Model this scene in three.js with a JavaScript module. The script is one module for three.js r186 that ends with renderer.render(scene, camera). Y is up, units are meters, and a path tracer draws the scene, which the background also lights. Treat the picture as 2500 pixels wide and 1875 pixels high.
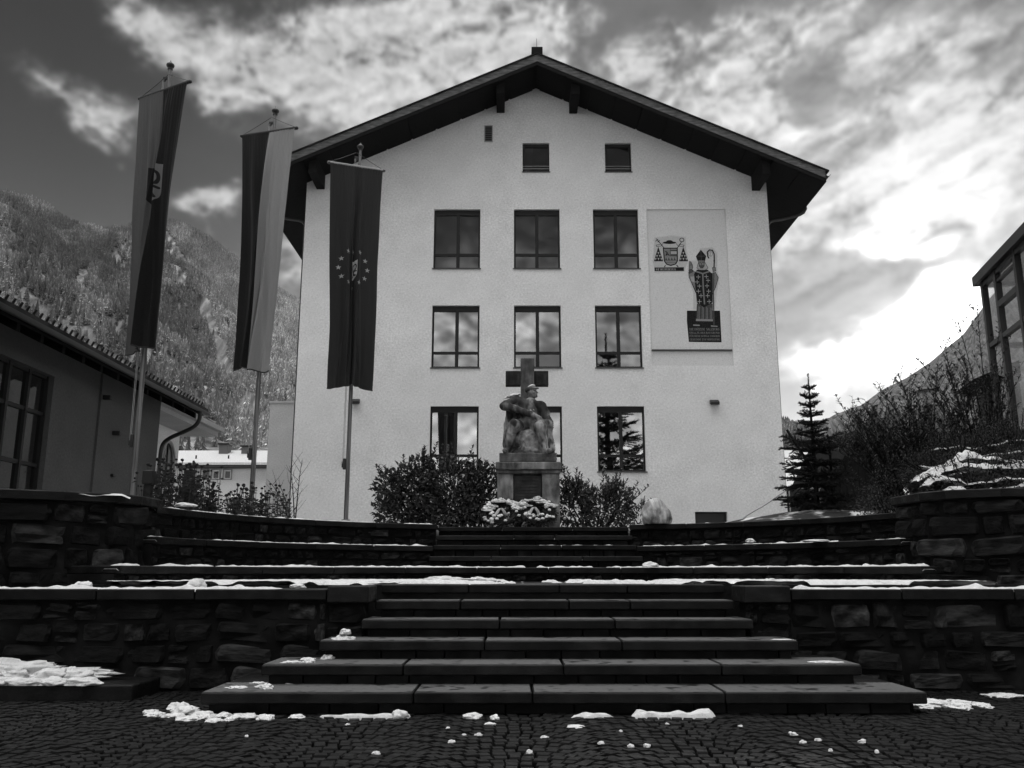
import * as THREE from 'three';
import { mergeGeometries, mergeVertices, toCreasedNormals } from 'three/addons/utils/BufferGeometryUtils.js';
import { RoundedBoxGeometry } from 'three/addons/geometries/RoundedBoxGeometry.js';
import { MarchingCubes } from 'three/addons/objects/MarchingCubes.js';

// ------------------------------------------------------------------ camera, sky, sun, exposure
const scene = new THREE.Scene();
const camera = new THREE.PerspectiveCamera(47.11, 4 / 3, 0.1, 12000);
camera.position.set(0, 1.06, 0);
camera.rotation.set(THREE.MathUtils.degToRad(12.14), 0, 0);
const renderer = new THREE.WebGLRenderer({ antialias: true });
renderer.toneMapping = THREE.LinearToneMapping;
renderer.toneMappingExposure = 1.0;
renderer.shadowMap.enabled = true;

const R = (d) => d * Math.PI / 180;
const SUN_AZ = 25.2, SUN_EL = 13.4;
const sunDir = new THREE.Vector3(Math.sin(R(SUN_AZ)) * Math.cos(R(SUN_EL)), Math.sin(R(SUN_EL)), -Math.cos(R(SUN_AZ)) * Math.cos(R(SUN_EL)));
const sun = new THREE.DirectionalLight(new THREE.Color(1, 0.99, 0.97), 1.2);
sun.position.copy(sunDir).multiplyScalar(120);
sun.castShadow = true;
sun.shadow.radius = 20;
sun.shadow.mapSize.set(2048, 2048);
Object.assign(sun.shadow.camera, { left: -60, right: 60, top: 50, bottom: -40, near: 1, far: 400 });
scene.add(sun, sun.target);

// ------------------------------------------------------------------ random numbers and noise
function rng(seed) { let a = (seed * 2654435761) >>> 0 || 1; return () => { a = (a + 0x6D2B79F5) | 0; let t = Math.imul(a ^ (a >>> 15), 1 | a); t = (t + Math.imul(t ^ (t >>> 7), 61 | t)) ^ t; return ((t ^ (t >>> 14)) >>> 0) / 4294967296; }; }
const PERM = (() => { const r = rng(77), p = [...Array(256).keys()]; for (let i = 255; i > 0; i--) { const j = Math.floor(r() * (i + 1)); [p[i], p[j]] = [p[j], p[i]]; } return Uint8Array.from([...p, ...p, ...p]); })();
const fade = (t) => t * t * t * (t * (t * 6 - 15) + 10);
function gr(h, x, y, z) { h &= 15; const u = h < 8 ? x : y, v = h < 4 ? y : h === 12 || h === 14 ? x : z; return ((h & 1) ? -u : u) + ((h & 2) ? -v : v); }
function noise(x, y, z = 0) {
  const fx = Math.floor(x), fy = Math.floor(y), fz = Math.floor(z), X = fx & 255, Y = fy & 255, Z = fz & 255;
  x -= fx; y -= fy; z -= fz; const u = fade(x), v = fade(y), w = fade(z);
  const A = PERM[X] + Y, AA = PERM[A] + Z, AB = PERM[A + 1] + Z, B = PERM[X + 1] + Y, BA = PERM[B] + Z, BB = PERM[B + 1] + Z;
  const L = (a, b, t) => a + (b - a) * t;
  return L(L(L(gr(PERM[AA], x, y, z), gr(PERM[BA], x - 1, y, z), u), L(gr(PERM[AB], x, y - 1, z), gr(PERM[BB], x - 1, y - 1, z), u), v),
    L(L(gr(PERM[AA + 1], x, y, z - 1), gr(PERM[BA + 1], x - 1, y, z - 1), u), L(gr(PERM[AB + 1], x, y - 1, z - 1), gr(PERM[BB + 1], x - 1, y - 1, z - 1), u), v), w);
}
function fbm(x, y, z, o = 4, g = 0.5) { let s = 0, a = 1, n = 0; for (let i = 0; i < o; i++) { s += a * noise(x, y, z); n += a; a *= g; x = x * 2.03 + 3.1; y = y * 2.03 + 7.7; z = z * 2.03 + 1.3; } return s / n; }
const clamp = (x, a = 0, b = 1) => Math.min(b, Math.max(a, x));
const sstep = (a, b, x) => { const t = clamp((x - a) / (b - a)); return t * t * (3 - 2 * t); };
const lerp = (a, b, t) => a + (b - a) * t;

// ------------------------------------------------------------------ the sky: air and broken cloud round a veiled low sun
const CLOUDS = [[-24.6,31.9,2.3,0.9,25,0.8],[-21.0,30.8,2.9,1.4,32,1.05],[-18.2,30.1,1.6,1.2,30,0.7],[-29.6,28.1,2.3,0.6,8,0.42],[-27.1,26.7,2.1,1.2,15,0.85],[-25.1,26.1,1.2,0.7,20,0.5],[-27.2,25.2,0.5,0.3,20,0.5],[-20.2,28.5,1.2,0.9,20,0.55],[-17.1,29.6,1.6,0.9,10,0.5],[-13.4,32.7,3.7,2.0,-15,0.9],[-9.2,32.0,5.4,2.8,-12,1.25],[-4.9,32.8,3.9,2.5,-20,1.2],[-1.9,34.1,3.1,1.5,-15,1.05],[-10.0,29.8,2.9,1.7,-5,0.95],[1.8,33.9,1.8,1.3,10,0.95],[2.8,34.4,0.8,0.9,0,0.6],[6.2,34.8,0.8,0.9,40,0.6],[-13.6,30.2,2.2,1.4,20,0.6],[-0.2,32.6,2.5,1.3,0,0.6],[4.8,32.2,1.7,1.0,0,0.35],[9.4,30.9,1.9,1.5,-35,1.15],[8.1,31.8,1.1,1.0,0,0.5],[15.0,33.0,2.2,0.9,-20,0.85],[11.5,33.6,1.1,0.7,25,0.5],[14.7,29.4,3.2,1.7,-25,1.2],[17.5,30.1,1.9,1.4,-40,1.0],[18.5,26.7,1.2,0.8,0,0.8],[17.1,28.0,1.6,1.2,20,0.8],[20.9,33.4,2.5,1.0,-5,0.8],[24.9,30.4,3.8,1.2,12,0.6],[29.1,30.7,4.2,1.5,10,0.55],[23.1,26.6,3.6,0.7,-22,0.6],[28.7,27.3,4.1,0.8,15,0.7],[29.6,24.5,5.4,1.9,-10,0.8],[25.7,24.5,3.9,1.1,-20,0.7],[30.5,21.3,4.5,1.9,0,0.8],[22.7,22.1,5.1,1.6,5,0.7],[24.4,19.4,2.8,0.6,0,1.3],[19.7,20.2,1.1,0.4,10,0.8],[18.4,21.8,1.7,3.6,0,0.6],[-19.8,22.2,1.4,0.75,-5,1.8],[-20.2,21.3,0.5,0.4,30,0.5],[-18.3,23.9,0.3,0.3,0,0.4],[-25.0,24.1,0.4,0.2,0,0.3],[-14.3,19.6,1.1,1.8,0,1.2],[-15.7,19.9,1.1,0.8,0,0.5],[27.2,16.1,1.4,0.7,-15,1.0],[27.7,16.7,1.3,0.5,25,0.7],[24.9,14.1,3.4,1.3,-30,1.3],[27.3,14.6,2.5,1.4,-25,1.4],[22.0,13.2,3.6,1.1,-8,0.9],[20.0,12.6,2.9,0.8,0,0.8],[20.6,13.4,2.6,0.6,-10,0.7]];
{
  const W = 2048, Hh = 1024, data = new Float32Array(W * Hh * 4);
  const cl = CLOUDS.map(([a, e, ra, re, rot, amp]) => { const c = Math.cos(R(rot)), s = Math.sin(R(rot)), ce = Math.cos(R(e)); return { a, e, ra, re, c, s, amp, ce, m: 2.6 * Math.max(ra, re) }; });
  for (let j = 0; j < Hh; j++) {
    const el = ((j + 0.5) / Hh - 0.5) * 180, ce = Math.cos(R(el)), se = Math.sin(R(el));
    for (let i = 0; i < W; i++) {
      const th = ((i + 0.5) / W - 0.5) * 2 * Math.PI, dx = Math.cos(th) * ce, dz = Math.sin(th) * ce, dy = se;
      let az = Math.atan2(dx, -dz) * 180 / Math.PI;
      const ang = Math.acos(clamp(dx * sunDir.x + dy * sunDir.y + dz * sunDir.z, -1, 1)) * 180 / Math.PI;
      const e = Math.max(el, 0);
      let v = 0.012 + 4.2 * Math.exp(-e / 4.7) + 0.20 * Math.exp(-ang / 16);
      if (el > -4 && el < 88) {
        // cloud field: the banks seen ahead, and open broken cloud over the rest of the sky
        const k = 1 / Math.max(0.12, dy + 0.22), px = dx * k, pz = dz * k, aAbs = Math.abs(az);
        const side = sstep(30, 50, aAbs), open = clamp(side + sstep(35.5, 46, el) * (1 - side));
        const wx = fbm(dx * 11, dy * 15, dz * 11, 4), wy = fbm(dx * 11 + 5, dy * 15 + 9, dz * 11, 4), fx = fbm(dx * 40 + 2, dy * 50, dz * 40, 3), fy = fbm(dx * 40 + 9, dy * 50 + 4, dz * 40, 3);
        v += 0.085 * sstep(-30, 6, az) * sstep(60, 35, aAbs) * (1 + 1.2 * wx);
        let f = 0;
        if (open < 1) for (const b of cl) {
          const da0 = (az - b.a) * b.ce, de0 = b.e - el; if (Math.abs(da0) > b.m + 2.2 || Math.abs(de0) > b.m + 2.2) continue;
          const da = da0 + wx * 2.6 + fx * 0.9, de = de0 + wy * 2.0 + fy * 0.7;
          const u = (da * b.c + de * b.s) / b.ra, w = (-da * b.s + de * b.c) / b.re;
          f += b.amp * Math.exp(-(u * u + w * w) * 0.8);
        }
        f = Math.min(f, 1.3) * (1 - open);
        if (open > 0) f += open * clamp(0.78 + 2.0 * fbm(px * 1.15 + 11, 3.3, pz * 1.15 + 4, 3)) * (1 - 0.72 * Math.exp(-Math.pow((el - 23) / 10, 2)));
        const dg = az * 0.10 + el * 0.075, dh = -az * 0.16 + el * 0.42;                      // wind-drawn streaks
        const n = fbm(dg * 1.7 + wx * 1.2, dh * 1.5 + wy, 4.2 + dz, 6, 0.6), n2 = fbm(dx * 60 + wx * 3, dy * 84 + 8, dz * 60, 5, 0.6);
        // thin veil over the quarter of the sun
        const veil = Math.exp(-Math.pow((az - 30) / 13, 2) - Math.pow((el - 21) / 12, 2));
        v += veil * (0.36 + 0.75 * n + 0.25 * n2) * clamp(1.15 - 0.012 * (el - 21) * 2);
        const dens = sstep(0.04, 1.2, f * (0.95 + 1.35 * n + (1.0 - 0.7 * veil) * n2));
        const front = sstep(-38, 14, az) * sstep(90, 40, aAbs), back = sstep(90, 145, aAbs);  // side sky out of view left dim to darken the hall wall
        const lit = (0.42 + 0.18 * front + 1.15 * back + 3.5 * sstep(37, 60, el)) * (1 + (1.0 - 0.7 * veil) * n2 + 0.7 * n) + 0.22 * veil + 0.38 * Math.exp(-Math.pow(ang / 11, 2)) + 1.6 * Math.exp(-Math.pow(ang / 4.5, 2));  // unseen cloud overhead and behind is brightened as added fill for the facade
        v = lerp(v, Math.max(lit, v * 0.9), dens);
        // the grey cloud bank above the glow, ragged below
        const q = Math.exp(-Math.pow((az - 24.8 + 3 * wx) / 3.4, 2) - Math.pow((el - 16.9 + 2.5 * wy) / 1.6, 2)); v *= 1 - 0.6 * q * clamp(1 - 1.1 * dens) * (0.75 + n2);
        v += 0.9 * Math.exp(-Math.pow(ang / 3.0, 2)) * (1 + n2);
      }
      if (el < 0) v *= lerp(1, 0.25, sstep(0, -12, el));
      const o = (j * W + i) * 4; data[o] = data[o + 1] = data[o + 2] = v; data[o + 3] = 1;
    }
  }
  const t = new THREE.DataTexture(data, W, Hh, THREE.RGBAFormat, THREE.FloatType);
  t.mapping = THREE.EquirectangularReflectionMapping; t.magFilter = t.minFilter = THREE.LinearFilter; t.needsUpdate = true;
  scene.background = t; scene.environment = t;
}
scene.fog = new THREE.FogExp2(0xffffff, 0.00002);

// ------------------------------------------------------------------ textures and materials (black-and-white place: all greys)
function tex(n, fn, srgb = true, rep = 1) {
  const d = new Uint8Array(n * n * 4);
  for (let j = 0; j < n; j++) for (let i = 0; i < n; i++) { const v = clamp(fn(i / n, j / n)) * 255, o = (j * n + i) * 4; d[o] = d[o + 1] = d[o + 2] = v; d[o + 3] = 255; }
  const t = new THREE.DataTexture(d, n, n); t.wrapS = t.wrapT = THREE.RepeatWrapping; t.magFilter = THREE.LinearFilter; t.minFilter = THREE.LinearMipmapLinearFilter; t.generateMipmaps = true;
  if (srgb) t.colorSpace = THREE.SRGBColorSpace; t.repeat.set(rep, rep); t.needsUpdate = true; return t;
}
// tileable noise on a torus-like blend
const tn = (u, v, f, z, o = 4) => { const a = fbm(u * f, v * f, z, o), b = fbm((u - 1) * f, v * f, z, o), c = fbm(u * f, (v - 1) * f, z, o), d = fbm((u - 1) * f, (v - 1) * f, z, o); return lerp(lerp(a, b, u), lerp(c, d, u), v); };
const rT = rng(5);
const T = {
  granite: tex(512, (u, v) => 0.66 + 1.0 * tn(u, v, 6, 1, 6) + (rT() - 0.5) * 0.3 + (rT() < 0.08 ? -0.3 : 0)),
  graniteB: tex(512, (u, v) => 0.5 + 0.5 * tn(u, v, 26, 2) + (rT() - 0.5) * 0.5, false),
  rock: tex(512, (u, v) => 0.62 + 1.35 * tn(u, v, 5, 9, 7) + (rT() - 0.5) * 0.2),
  rockB: tex(512, (u, v) => 0.5 + 0.9 * tn(u, v, 9, 12, 6) + (rT() - 0.5) * 0.1, false),
  plaster: tex(1024, (u, v) => 0.90 + 0.09 * tn(u, v, 5, 3) + 0.16 * tn(u, v, 70, 4, 3) + (rT() - 0.5) * 0.07),
  plasterB: tex(1024, (u, v) => 0.5 + 0.55 * tn(u, v, 90, 4, 3) + (rT() - 0.5) * 0.35, false),
  stain: tex(512, (u, v) => 0.62 + 0.85 * tn(u, v, 4, 21, 5) + 0.35 * tn(u, v * 0.25, 18, 22, 3) + (rT() - 0.5) * 0.12),
  snowB: tex(512, (u, v) => 0.5 + 0.7 * tn(u, v, 16, 31, 5), false),
  damp: tex(1024, (u, v) => lerp(0.3, 0.92, sstep(-0.14, 0.02, tn(u, v, 9, 91, 7) + 0.08)) + 0.25 * tn(u, v, 40, 92, 3) + (rT() - 0.5) * 0.25),
  snowDirt: tex(512, (u, v) => 0.9 + 0.22 * tn(u, v, 12, 33, 6) - (rT() < 0.03 ? 0.3 * rT() : 0) + (rT() - 0.5) * 0.06),
  cloth: tex(512, (u, v) => 0.9 + 0.1 * tn(u, v, 6, 41) + 0.06 * Math.sin(u * 512 * 1.57) * Math.sin(v * 512 * 1.57), true),
  wet: tex(512, (u, v) => 0.55 + 0.3 * sstep(-0.1, 0.14, tn(u, v, 5, 81, 6)) + 0.3 * tn(u, v, 24, 82, 3), false),
  wood: tex(512, (u, v) => 0.75 + 0.6 * tn(u * 0.2, v, 26, 51, 4) + (rT() - 0.5) * 0.1),
  patch: tex(512, (u, v) => lerp(0.22, 0.98, sstep(-0.06, 0.06, tn(u, v, 4, 71, 7) - 0.03)) + (rT() - 0.5) * 0.05),
  ground: tex(1024, (u, v) => 0.7 + 0.8 * tn(u, v, 8, 61, 6)),
};
function M(g, rough = 0.85, o = {}) { const m = new THREE.MeshPhysicalMaterial({ color: new THREE.Color(g, g, g), roughness: rough, specularIntensity: rough > 0.45 && !o.metalness ? 0.3 : 1, ...o }); m.color.setRGB(g, g, g); return m; }
const withT = (g, rough, map, bump, bs, o = {}) => M(g, rough, { map, bumpMap: bump, bumpScale: bs, ...o });
const mat = {
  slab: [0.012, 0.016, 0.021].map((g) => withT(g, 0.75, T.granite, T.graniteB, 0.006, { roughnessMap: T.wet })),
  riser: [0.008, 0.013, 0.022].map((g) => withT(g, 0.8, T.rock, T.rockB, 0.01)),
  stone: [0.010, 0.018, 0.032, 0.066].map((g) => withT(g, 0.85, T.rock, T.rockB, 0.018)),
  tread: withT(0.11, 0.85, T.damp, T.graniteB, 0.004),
  mortar: withT(0.013, 0.95, T.rock, T.rockB, 0.01),
  sett: [0.007, 0.012, 0.020].map((g) => withT(g, 0.8, T.granite, T.graniteB, 0.004, { roughnessMap: T.wet })),
  joint: withT(0.004, 0.95, T.ground, T.rockB, 0.01),
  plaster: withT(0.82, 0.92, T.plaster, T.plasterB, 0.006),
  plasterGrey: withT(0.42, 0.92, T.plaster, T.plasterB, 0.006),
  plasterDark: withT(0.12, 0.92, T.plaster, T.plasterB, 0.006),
  plasterMid: withT(0.5, 0.92, T.plaster, T.plasterB, 0.006),
  darkWood: withT(0.011, 0.8, T.wood, T.wood, 0.004),
  fascia: withT(0.17, 0.6, T.wood, T.wood, 0.003),
  tile: withT(0.05, 0.8, T.rock, T.rockB, 0.006),
  frame: M(0.02, 0.5), metal: M(0.32, 0.42, { metalness: 0.85 }), darkMetal: M(0.03, 0.5, { metalness: 0.4 }), sill: M(0.06, 0.5, { metalness: 0.4 }),
  pole: withT(0.42, 0.5, T.stain, null, 0),
  glass: M(1, 0.012, { transmission: 1, thickness: 0, ior: 4.0 }),
  hallGlass: M(0.6, 0.02, { transmission: 1, thickness: 0, ior: 1.45 }),
  clearGlass: M(1, 0.01, { transmission: 1, thickness: 0, ior: 1.6 }),
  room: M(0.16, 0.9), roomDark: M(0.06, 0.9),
  snow: withT(0.72, 0.8, T.snowDirt, T.snowB, 0.03),
  monument: withT(0.24, 0.85, T.stain, T.rockB, 0.008),
  monumentLight: withT(0.42, 0.85, T.stain, T.rockB, 0.008),
  monumentDark: withT(0.085, 0.85, T.stain, T.rockB, 0.008),
  bronze: withT(0.035, 0.55, T.rock, T.rockB, 0.006, { metalness: 0.3 }),
  leaf: M(0.035, 0.5, { transmission: 0.12, thickness: 0, side: THREE.DoubleSide }), leafB: M(0.055, 0.55, { transmission: 0.12, thickness: 0, side: THREE.DoubleSide }),
  needle: M(0.022, 0.8, { side: THREE.DoubleSide }), bark: withT(0.04, 0.95, T.rock, T.rockB, 0.01), dry: M(0.045, 0.9, { side: THREE.DoubleSide }),
  boulder: withT(0.95, 0.9, T.stain, T.rockB, 0.03),
};
mat.clearGlass.color.setRGB(0.8, 0.8, 0.8);

// ------------------------------------------------------------------ naming and placing
const used = {};
function numbered(n) { const k = used[n] = (used[n] ?? -1) + 1; return k ? `${n}_${String(k).padStart(3, '0')}` : n; }
function tag(o, label, category, group, kind) { o.userData.label = label; if (category) o.userData.category = category; if (group) o.userData.group = group; if (kind) o.userData.kind = kind; return o; }
function thing(name, label, category, pos = [0, 0, 0], ry = 0, group) { const o = new THREE.Group(); o.name = numbered(name); o.position.set(...pos); o.rotation.y = ry; scene.add(o); return tag(o, label, category, group); }
function sub(name, parent) { const o = new THREE.Group(); o.name = name; parent.add(o); return o; }
function part(name, geo, m, parent, pos, label) { const o = new THREE.Mesh(geo, m); o.name = name; o.castShadow = o.receiveShadow = true; if (pos) o.position.set(...pos); if (label) o.userData.label = label; parent.add(o); return o; }
function solo(name, geo, m, label, category, group, kind, pos) { const o = new THREE.Mesh(geo, m); o.name = numbered(name); o.castShadow = o.receiveShadow = true; if (pos) o.position.set(...pos); scene.add(o); return tag(o, label, category, group, kind); }
function struct(name, geo, m, label) { const o = solo(name, geo, m, label, null, null, 'structure'); return o; }

// ------------------------------------------------------------------ geometry helpers
function flat(g) { const n = g.index ? g.toNonIndexed() : g; for (const k of Object.keys(n.attributes)) if (!['position', 'normal', 'uv'].includes(k)) n.deleteAttribute(k); if (!n.attributes.normal) n.computeVertexNormals(); if (!n.attributes.uv) n.setAttribute('uv', new THREE.BufferAttribute(new Float32Array(n.attributes.position.count * 2), 2)); return n; }
// uv in metres, from the axis each face points along
function uvm(geo, s = 1, ox = 0, oy = 0) {
  const g = flat(geo), p = g.attributes.position, uv = g.attributes.uv, a = new THREE.Vector3(), b = new THREE.Vector3(), c = new THREE.Vector3();
  for (let i = 0; i < p.count; i += 3) {
    a.fromBufferAttribute(p, i); b.fromBufferAttribute(p, i + 1).sub(a); c.fromBufferAttribute(p, i + 2).sub(a); b.cross(c);
    const nx = Math.abs(b.x), ny = Math.abs(b.y), nz = Math.abs(b.z);
    for (let k = 0; k < 3; k++) { const x = p.getX(i + k), y = p.getY(i + k), z = p.getZ(i + k); ny >= nx && ny >= nz ? uv.setXY(i + k, x * s + ox, z * s + oy) : nx >= nz ? uv.setXY(i + k, z * s + ox, y * s + oy) : uv.setXY(i + k, x * s + ox, y * s + oy); }
  }
  return g;
}
const merge = (a) => mergeGeometries(a.map(flat));
function box(w, h, d, x = 0, y = 0, z = 0) { return new THREE.BoxGeometry(w, h, d).translate(x, y, z); }
// box between corners
function bx(x0, x1, y0, y1, z0, z1) { return box(Math.abs(x1 - x0), Math.abs(y1 - y0), Math.abs(z1 - z0), (x0 + x1) / 2, (y0 + y1) / 2, (z0 + z1) / 2); }
function rbx(x0, x1, y0, y1, z0, z1, r = 0.012) { return new RoundedBoxGeometry(Math.abs(x1 - x0), Math.abs(y1 - y0), Math.abs(z1 - z0), 2, r).translate((x0 + x1) / 2, (y0 + y1) / 2, (z0 + z1) / 2); }
const V = (x, y, z) => new THREE.Vector3(x, y, z);
function tube(pts, r, seg = 24, rs = 8) { return new THREE.TubeGeometry(new THREE.CatmullRomCurve3(pts.map((p) => p.isVector3 ? p : V(...p))), seg, r, rs, false); }
// tapered limb between two points
function limb(a, b, r0, r1, n = 5) { const d = b.clone().sub(a), L = d.length(), g = new THREE.CylinderGeometry(r1, r0, L, n, 1, true); g.translate(0, L / 2, 0).applyQuaternion(new THREE.Quaternion().setFromUnitVectors(V(0, 1, 0), d.normalize())).translate(a.x, a.y, a.z); return g; }
// a flat outline [[x, d], ...] (d = metres ahead) raised between two heights
function prism(poly, y0, y1, bevel = 0) {
  const s = new THREE.Shape(poly.map(([x, d]) => new THREE.Vector2(x, d)));
  const g = new THREE.ExtrudeGeometry(s, { depth: y1 - y0 - 2 * bevel, bevelEnabled: bevel > 0, bevelSize: bevel, bevelOffset: -bevel, bevelThickness: bevel, bevelSegments: 1, curveSegments: 8 });
  return g.translate(0, 0, bevel).rotateX(-Math.PI / 2).translate(0, y0, 0);   // (x, d, h) -> (x, h, -d)
}
// outline in the x-y plane pushed from z0 back to z1
function slabXY(shape, z0, z1) { return new THREE.ExtrudeGeometry(shape, { depth: z0 - z1, bevelEnabled: false }).translate(0, 0, z1); }
const poly2 = (a) => new THREE.Shape(a.map(([x, y]) => new THREE.Vector2(x, y)));
const arcPt = (c, r, a) => [c[0] + r * Math.sin(a), c[1] + r * Math.cos(a)];      // a = 0 straight ahead, negative to the left
function ring(c, r0, r1, a0, a1, y0, y1, bevel = 0) { const n = Math.max(3, Math.ceil(Math.abs(a1 - a0) * 14)), o = []; for (let i = 0; i <= n; i++) o.push(arcPt(c, r0, lerp(a0, a1, i / n))); for (let i = n; i >= 0; i--) o.push(arcPt(c, r1, lerp(a0, a1, i / n))); return prism(o, y0, y1, bevel); }
// weathered lump: snow, boulders
function lump(seed, rx, ry, rz, det = 3, amp = 0.28, freq = 1.3, floor = -0.35) {
  let g = new THREE.IcosahedronGeometry(1, det * 3); g.deleteAttribute('uv'); g.deleteAttribute('normal'); g = mergeVertices(g, 1e-4);
  const p = g.attributes.position, o = seed * 7.31;
  for (let i = 0; i < p.count; i++) { const x = p.getX(i), y = p.getY(i), z = p.getZ(i), k = 1 + amp * 2 * fbm(x * freq + o, y * freq + o, z * freq, 4, 0.42); p.setXYZ(i, x * k * rx, Math.max(y * k, floor) * ry, z * k * rz); }
  g.computeVertexNormals(); g.translate(0, -floor * ry, 0);
  const uv = new Float32Array(p.count * 2); for (let i = 0; i < p.count; i++) { uv[2 * i] = p.getX(i) + p.getZ(i) * 0.3; uv[2 * i + 1] = p.getZ(i) + p.getY(i); } g.setAttribute('uv', new THREE.BufferAttribute(uv, 2));
  return g;
}

// ------------------------------------------------------------------ ground, terrace, mountains
const CA = [0.55, 10.4], RA = 4.9, CB = [0.4, 9.85], RB = 4.65, CC = [0.45, 8.1], RC = 4.9;   // circles of the three seating tiers
const SX0 = -1.25, SX1 = 1.98;                                                                 // the upper stair between the tiers
struct('ground', uvm(prism([[-2600, -400], [2600, -400], [2600, 4200], [-2600, 4200]], -1.2, -0.06), 0.3), withT(0.10, 0.95, T.ground, T.rockB, 0.02), 'dark open ground stretching away to the mountains');
{
  const o = [[-70, 10.9], [-4.5, 10.9]];
  const aL = Math.atan2(-4.5 - CA[0], 11.2 - CA[1]), aS = Math.asin((SX0 - 0.05 - CA[0]) / (RA + 0.3)), aS2 = Math.asin((SX1 + 0.05 - CA[0]) / (RA + 0.3)), aR = Math.atan2(4.9 - CA[0], 11.4 - CA[1]);
  for (let i = 0; i <= 12; i++) o.push(arcPt(CA, RA + 0.3, lerp(aL, aS, i / 12)));
  o.push([SX0 - 0.05, 15.35], [SX1 + 0.05, 15.35]);
  for (let i = 0; i <= 12; i++) o.push(arcPt(CA, RA + 0.3, lerp(aS2, aR, i / 12)));
  o.push([5.2, 10.9], [70, 10.9], [70, 160], [-70, 160]);
  struct('terrace_ground', uvm(prism(o, -0.5, 1.79), 0.5), withT(0.66, 0.85, T.ground, T.snowB, 0.03), 'thin snow covering the raised terrace before the buildings');
}
struct('landing', uvm(prism([[-4.6, 9.26], [5.2, 9.26], [5.2, 13.6], [-4.6, 13.6]], 0.3, 0.944), 0.9), mat.slab[0], 'dark stone landing between the two flights of steps');
struct('planting_bed', uvm(merge([bx(-12, -1.5, 0.2, 0.84, -11.2, -8.75), bx(2.36, 12, 0.2, 0.84, -11.2, -8.75)]), 0.9), mat.joint, 'dark bed of earth behind the low front walls');
// mountain faces: a slope rising from its foot to a ridge whose outline is given by azimuth (degrees from straight ahead) and elevation
function mountain(name, label, prof, foot, crest, footEl, amp, seed, m) {
  const nA = 150, nR = 70, pos = [], uv = [], idx = [], a0 = prof[0][0], a1 = prof[prof.length - 1][0];
  const el = (a) => { for (let i = 1; i < prof.length; i++) if (a <= prof[i][0]) return lerp(prof[i - 1][1], prof[i][1], (a - prof[i - 1][0]) / (prof[i][0] - prof[i - 1][0])); return prof[prof.length - 1][1]; };
  const at = (a, t) => {
    const e = el(a), r = lerp(foot, crest, t), tt = t <= 1 ? t : 1 - (t - 1) * 1.4;
    const shape = Math.pow(clamp(tt), 1.15), x = r * Math.sin(R(a)), d = r * Math.cos(R(a)), w = 4 * clamp(tt) * (1 - clamp(tt));
    const n = fbm(x / 260 + seed, d / 260, seed, 5) * amp * (w + 0.05) + Math.abs(fbm(x / 90, d / 90, seed + 3, 4)) * amp * 0.35 * w;
    return [x, 1.06 + lerp(foot * Math.tan(R(footEl)), crest * Math.tan(R(e)), shape) + n, -d];
  };
  for (let j = 0; j <= nR; j++) for (let i = 0; i <= nA; i++) { const p = at(lerp(a0, a1, i / nA), j / nR * 1.25); pos.push(...p); uv.push(p[0] / 60, (p[2] + p[1]) / 60); }
  for (let j = 0; j < nR; j++) for (let i = 0; i < nA; i++) { const k = j * (nA + 1) + i; idx.push(k, k + 1, k + nA + 1, k + 1, k + nA + 2, k + nA + 1); }
  const g = new THREE.BufferGeometry(); g.setAttribute('position', new THREE.Float32BufferAttribute(pos, 3)); g.setAttribute('uv', new THREE.Float32BufferAttribute(uv, 2)); g.setIndex(idx); g.computeVertexNormals();
  struct(name, g, m, label);
  return at;
}
const slopeSnow = withT(0.45, 0.9, T.rock, T.rockB, 1.5), rockSnow = withT(0.24, 0.95, T.rock, T.rockB, 3), farHill = withT(0.4, 0.95, T.rock, T.rockB, 2);
const faceL = mountain('mountain_slope', 'wooded mountainside dusted with snow rising behind the flag banners', [[-52, 17], [-44, 20], [-36, 20.5], [-32, 20.9], [-30.5, 20.8], [-29.5, 20.6], [-28.3, 19.9], [-27, 19.6], [-25.5, 19.4], [-24, 19.1], [-22.5, 18.6], [-20, 17.4], [-17, 15.4], [-14, 13.4], [-9, 10.5]], 420, 1700, 5.2, 120, 2.3, slopeSnow);
const faceL2 = mountain('mountain_slope', 'further wooded ridge dusted with snow between the first two banners', [[-36, 18], [-27, 19.6], [-24.5, 20.4], [-22.6, 20.9], [-21.5, 20.8], [-20, 20.2], [-18.5, 19.3], [-16.5, 18.0], [-14.5, 17.0], [-12.5, 16.0], [-8, 13.0], [0, 10]], 1750, 2700, 12.0, 60, 7.7, slopeSnow);
mountain('mountain_peak', 'steep bare mountain rising to the upper edge of the glazed building', [[12, 7.4], [16, 8.4], [17.6, 8.9], [19.5, 9.1], [21, 9.5], [22, 10.0], [23.2, 10.8], [24.6, 11.4], [26, 12.2], [27, 13.0], [27.9, 13.6], [29.5, 15.5], [31.5, 17.2], [34, 18.5], [40, 19.5], [50, 17]], 1500, 3600, 4.5, 160, 4.4, rockSnow);
const faceR = mountain('foothill', 'low wooded foothill dusted with snow behind the young spruce', [[-2, 7.4], [6, 8.0], [14, 8.5], [16.5, 9.0], [17.6, 8.7], [18.8, 7.9], [20, 7.3], [21.5, 7.9], [23.5, 8.7], [26, 8.5], [34, 8]], 320, 900, 3.6, 22, 9.2, farHill);
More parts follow.
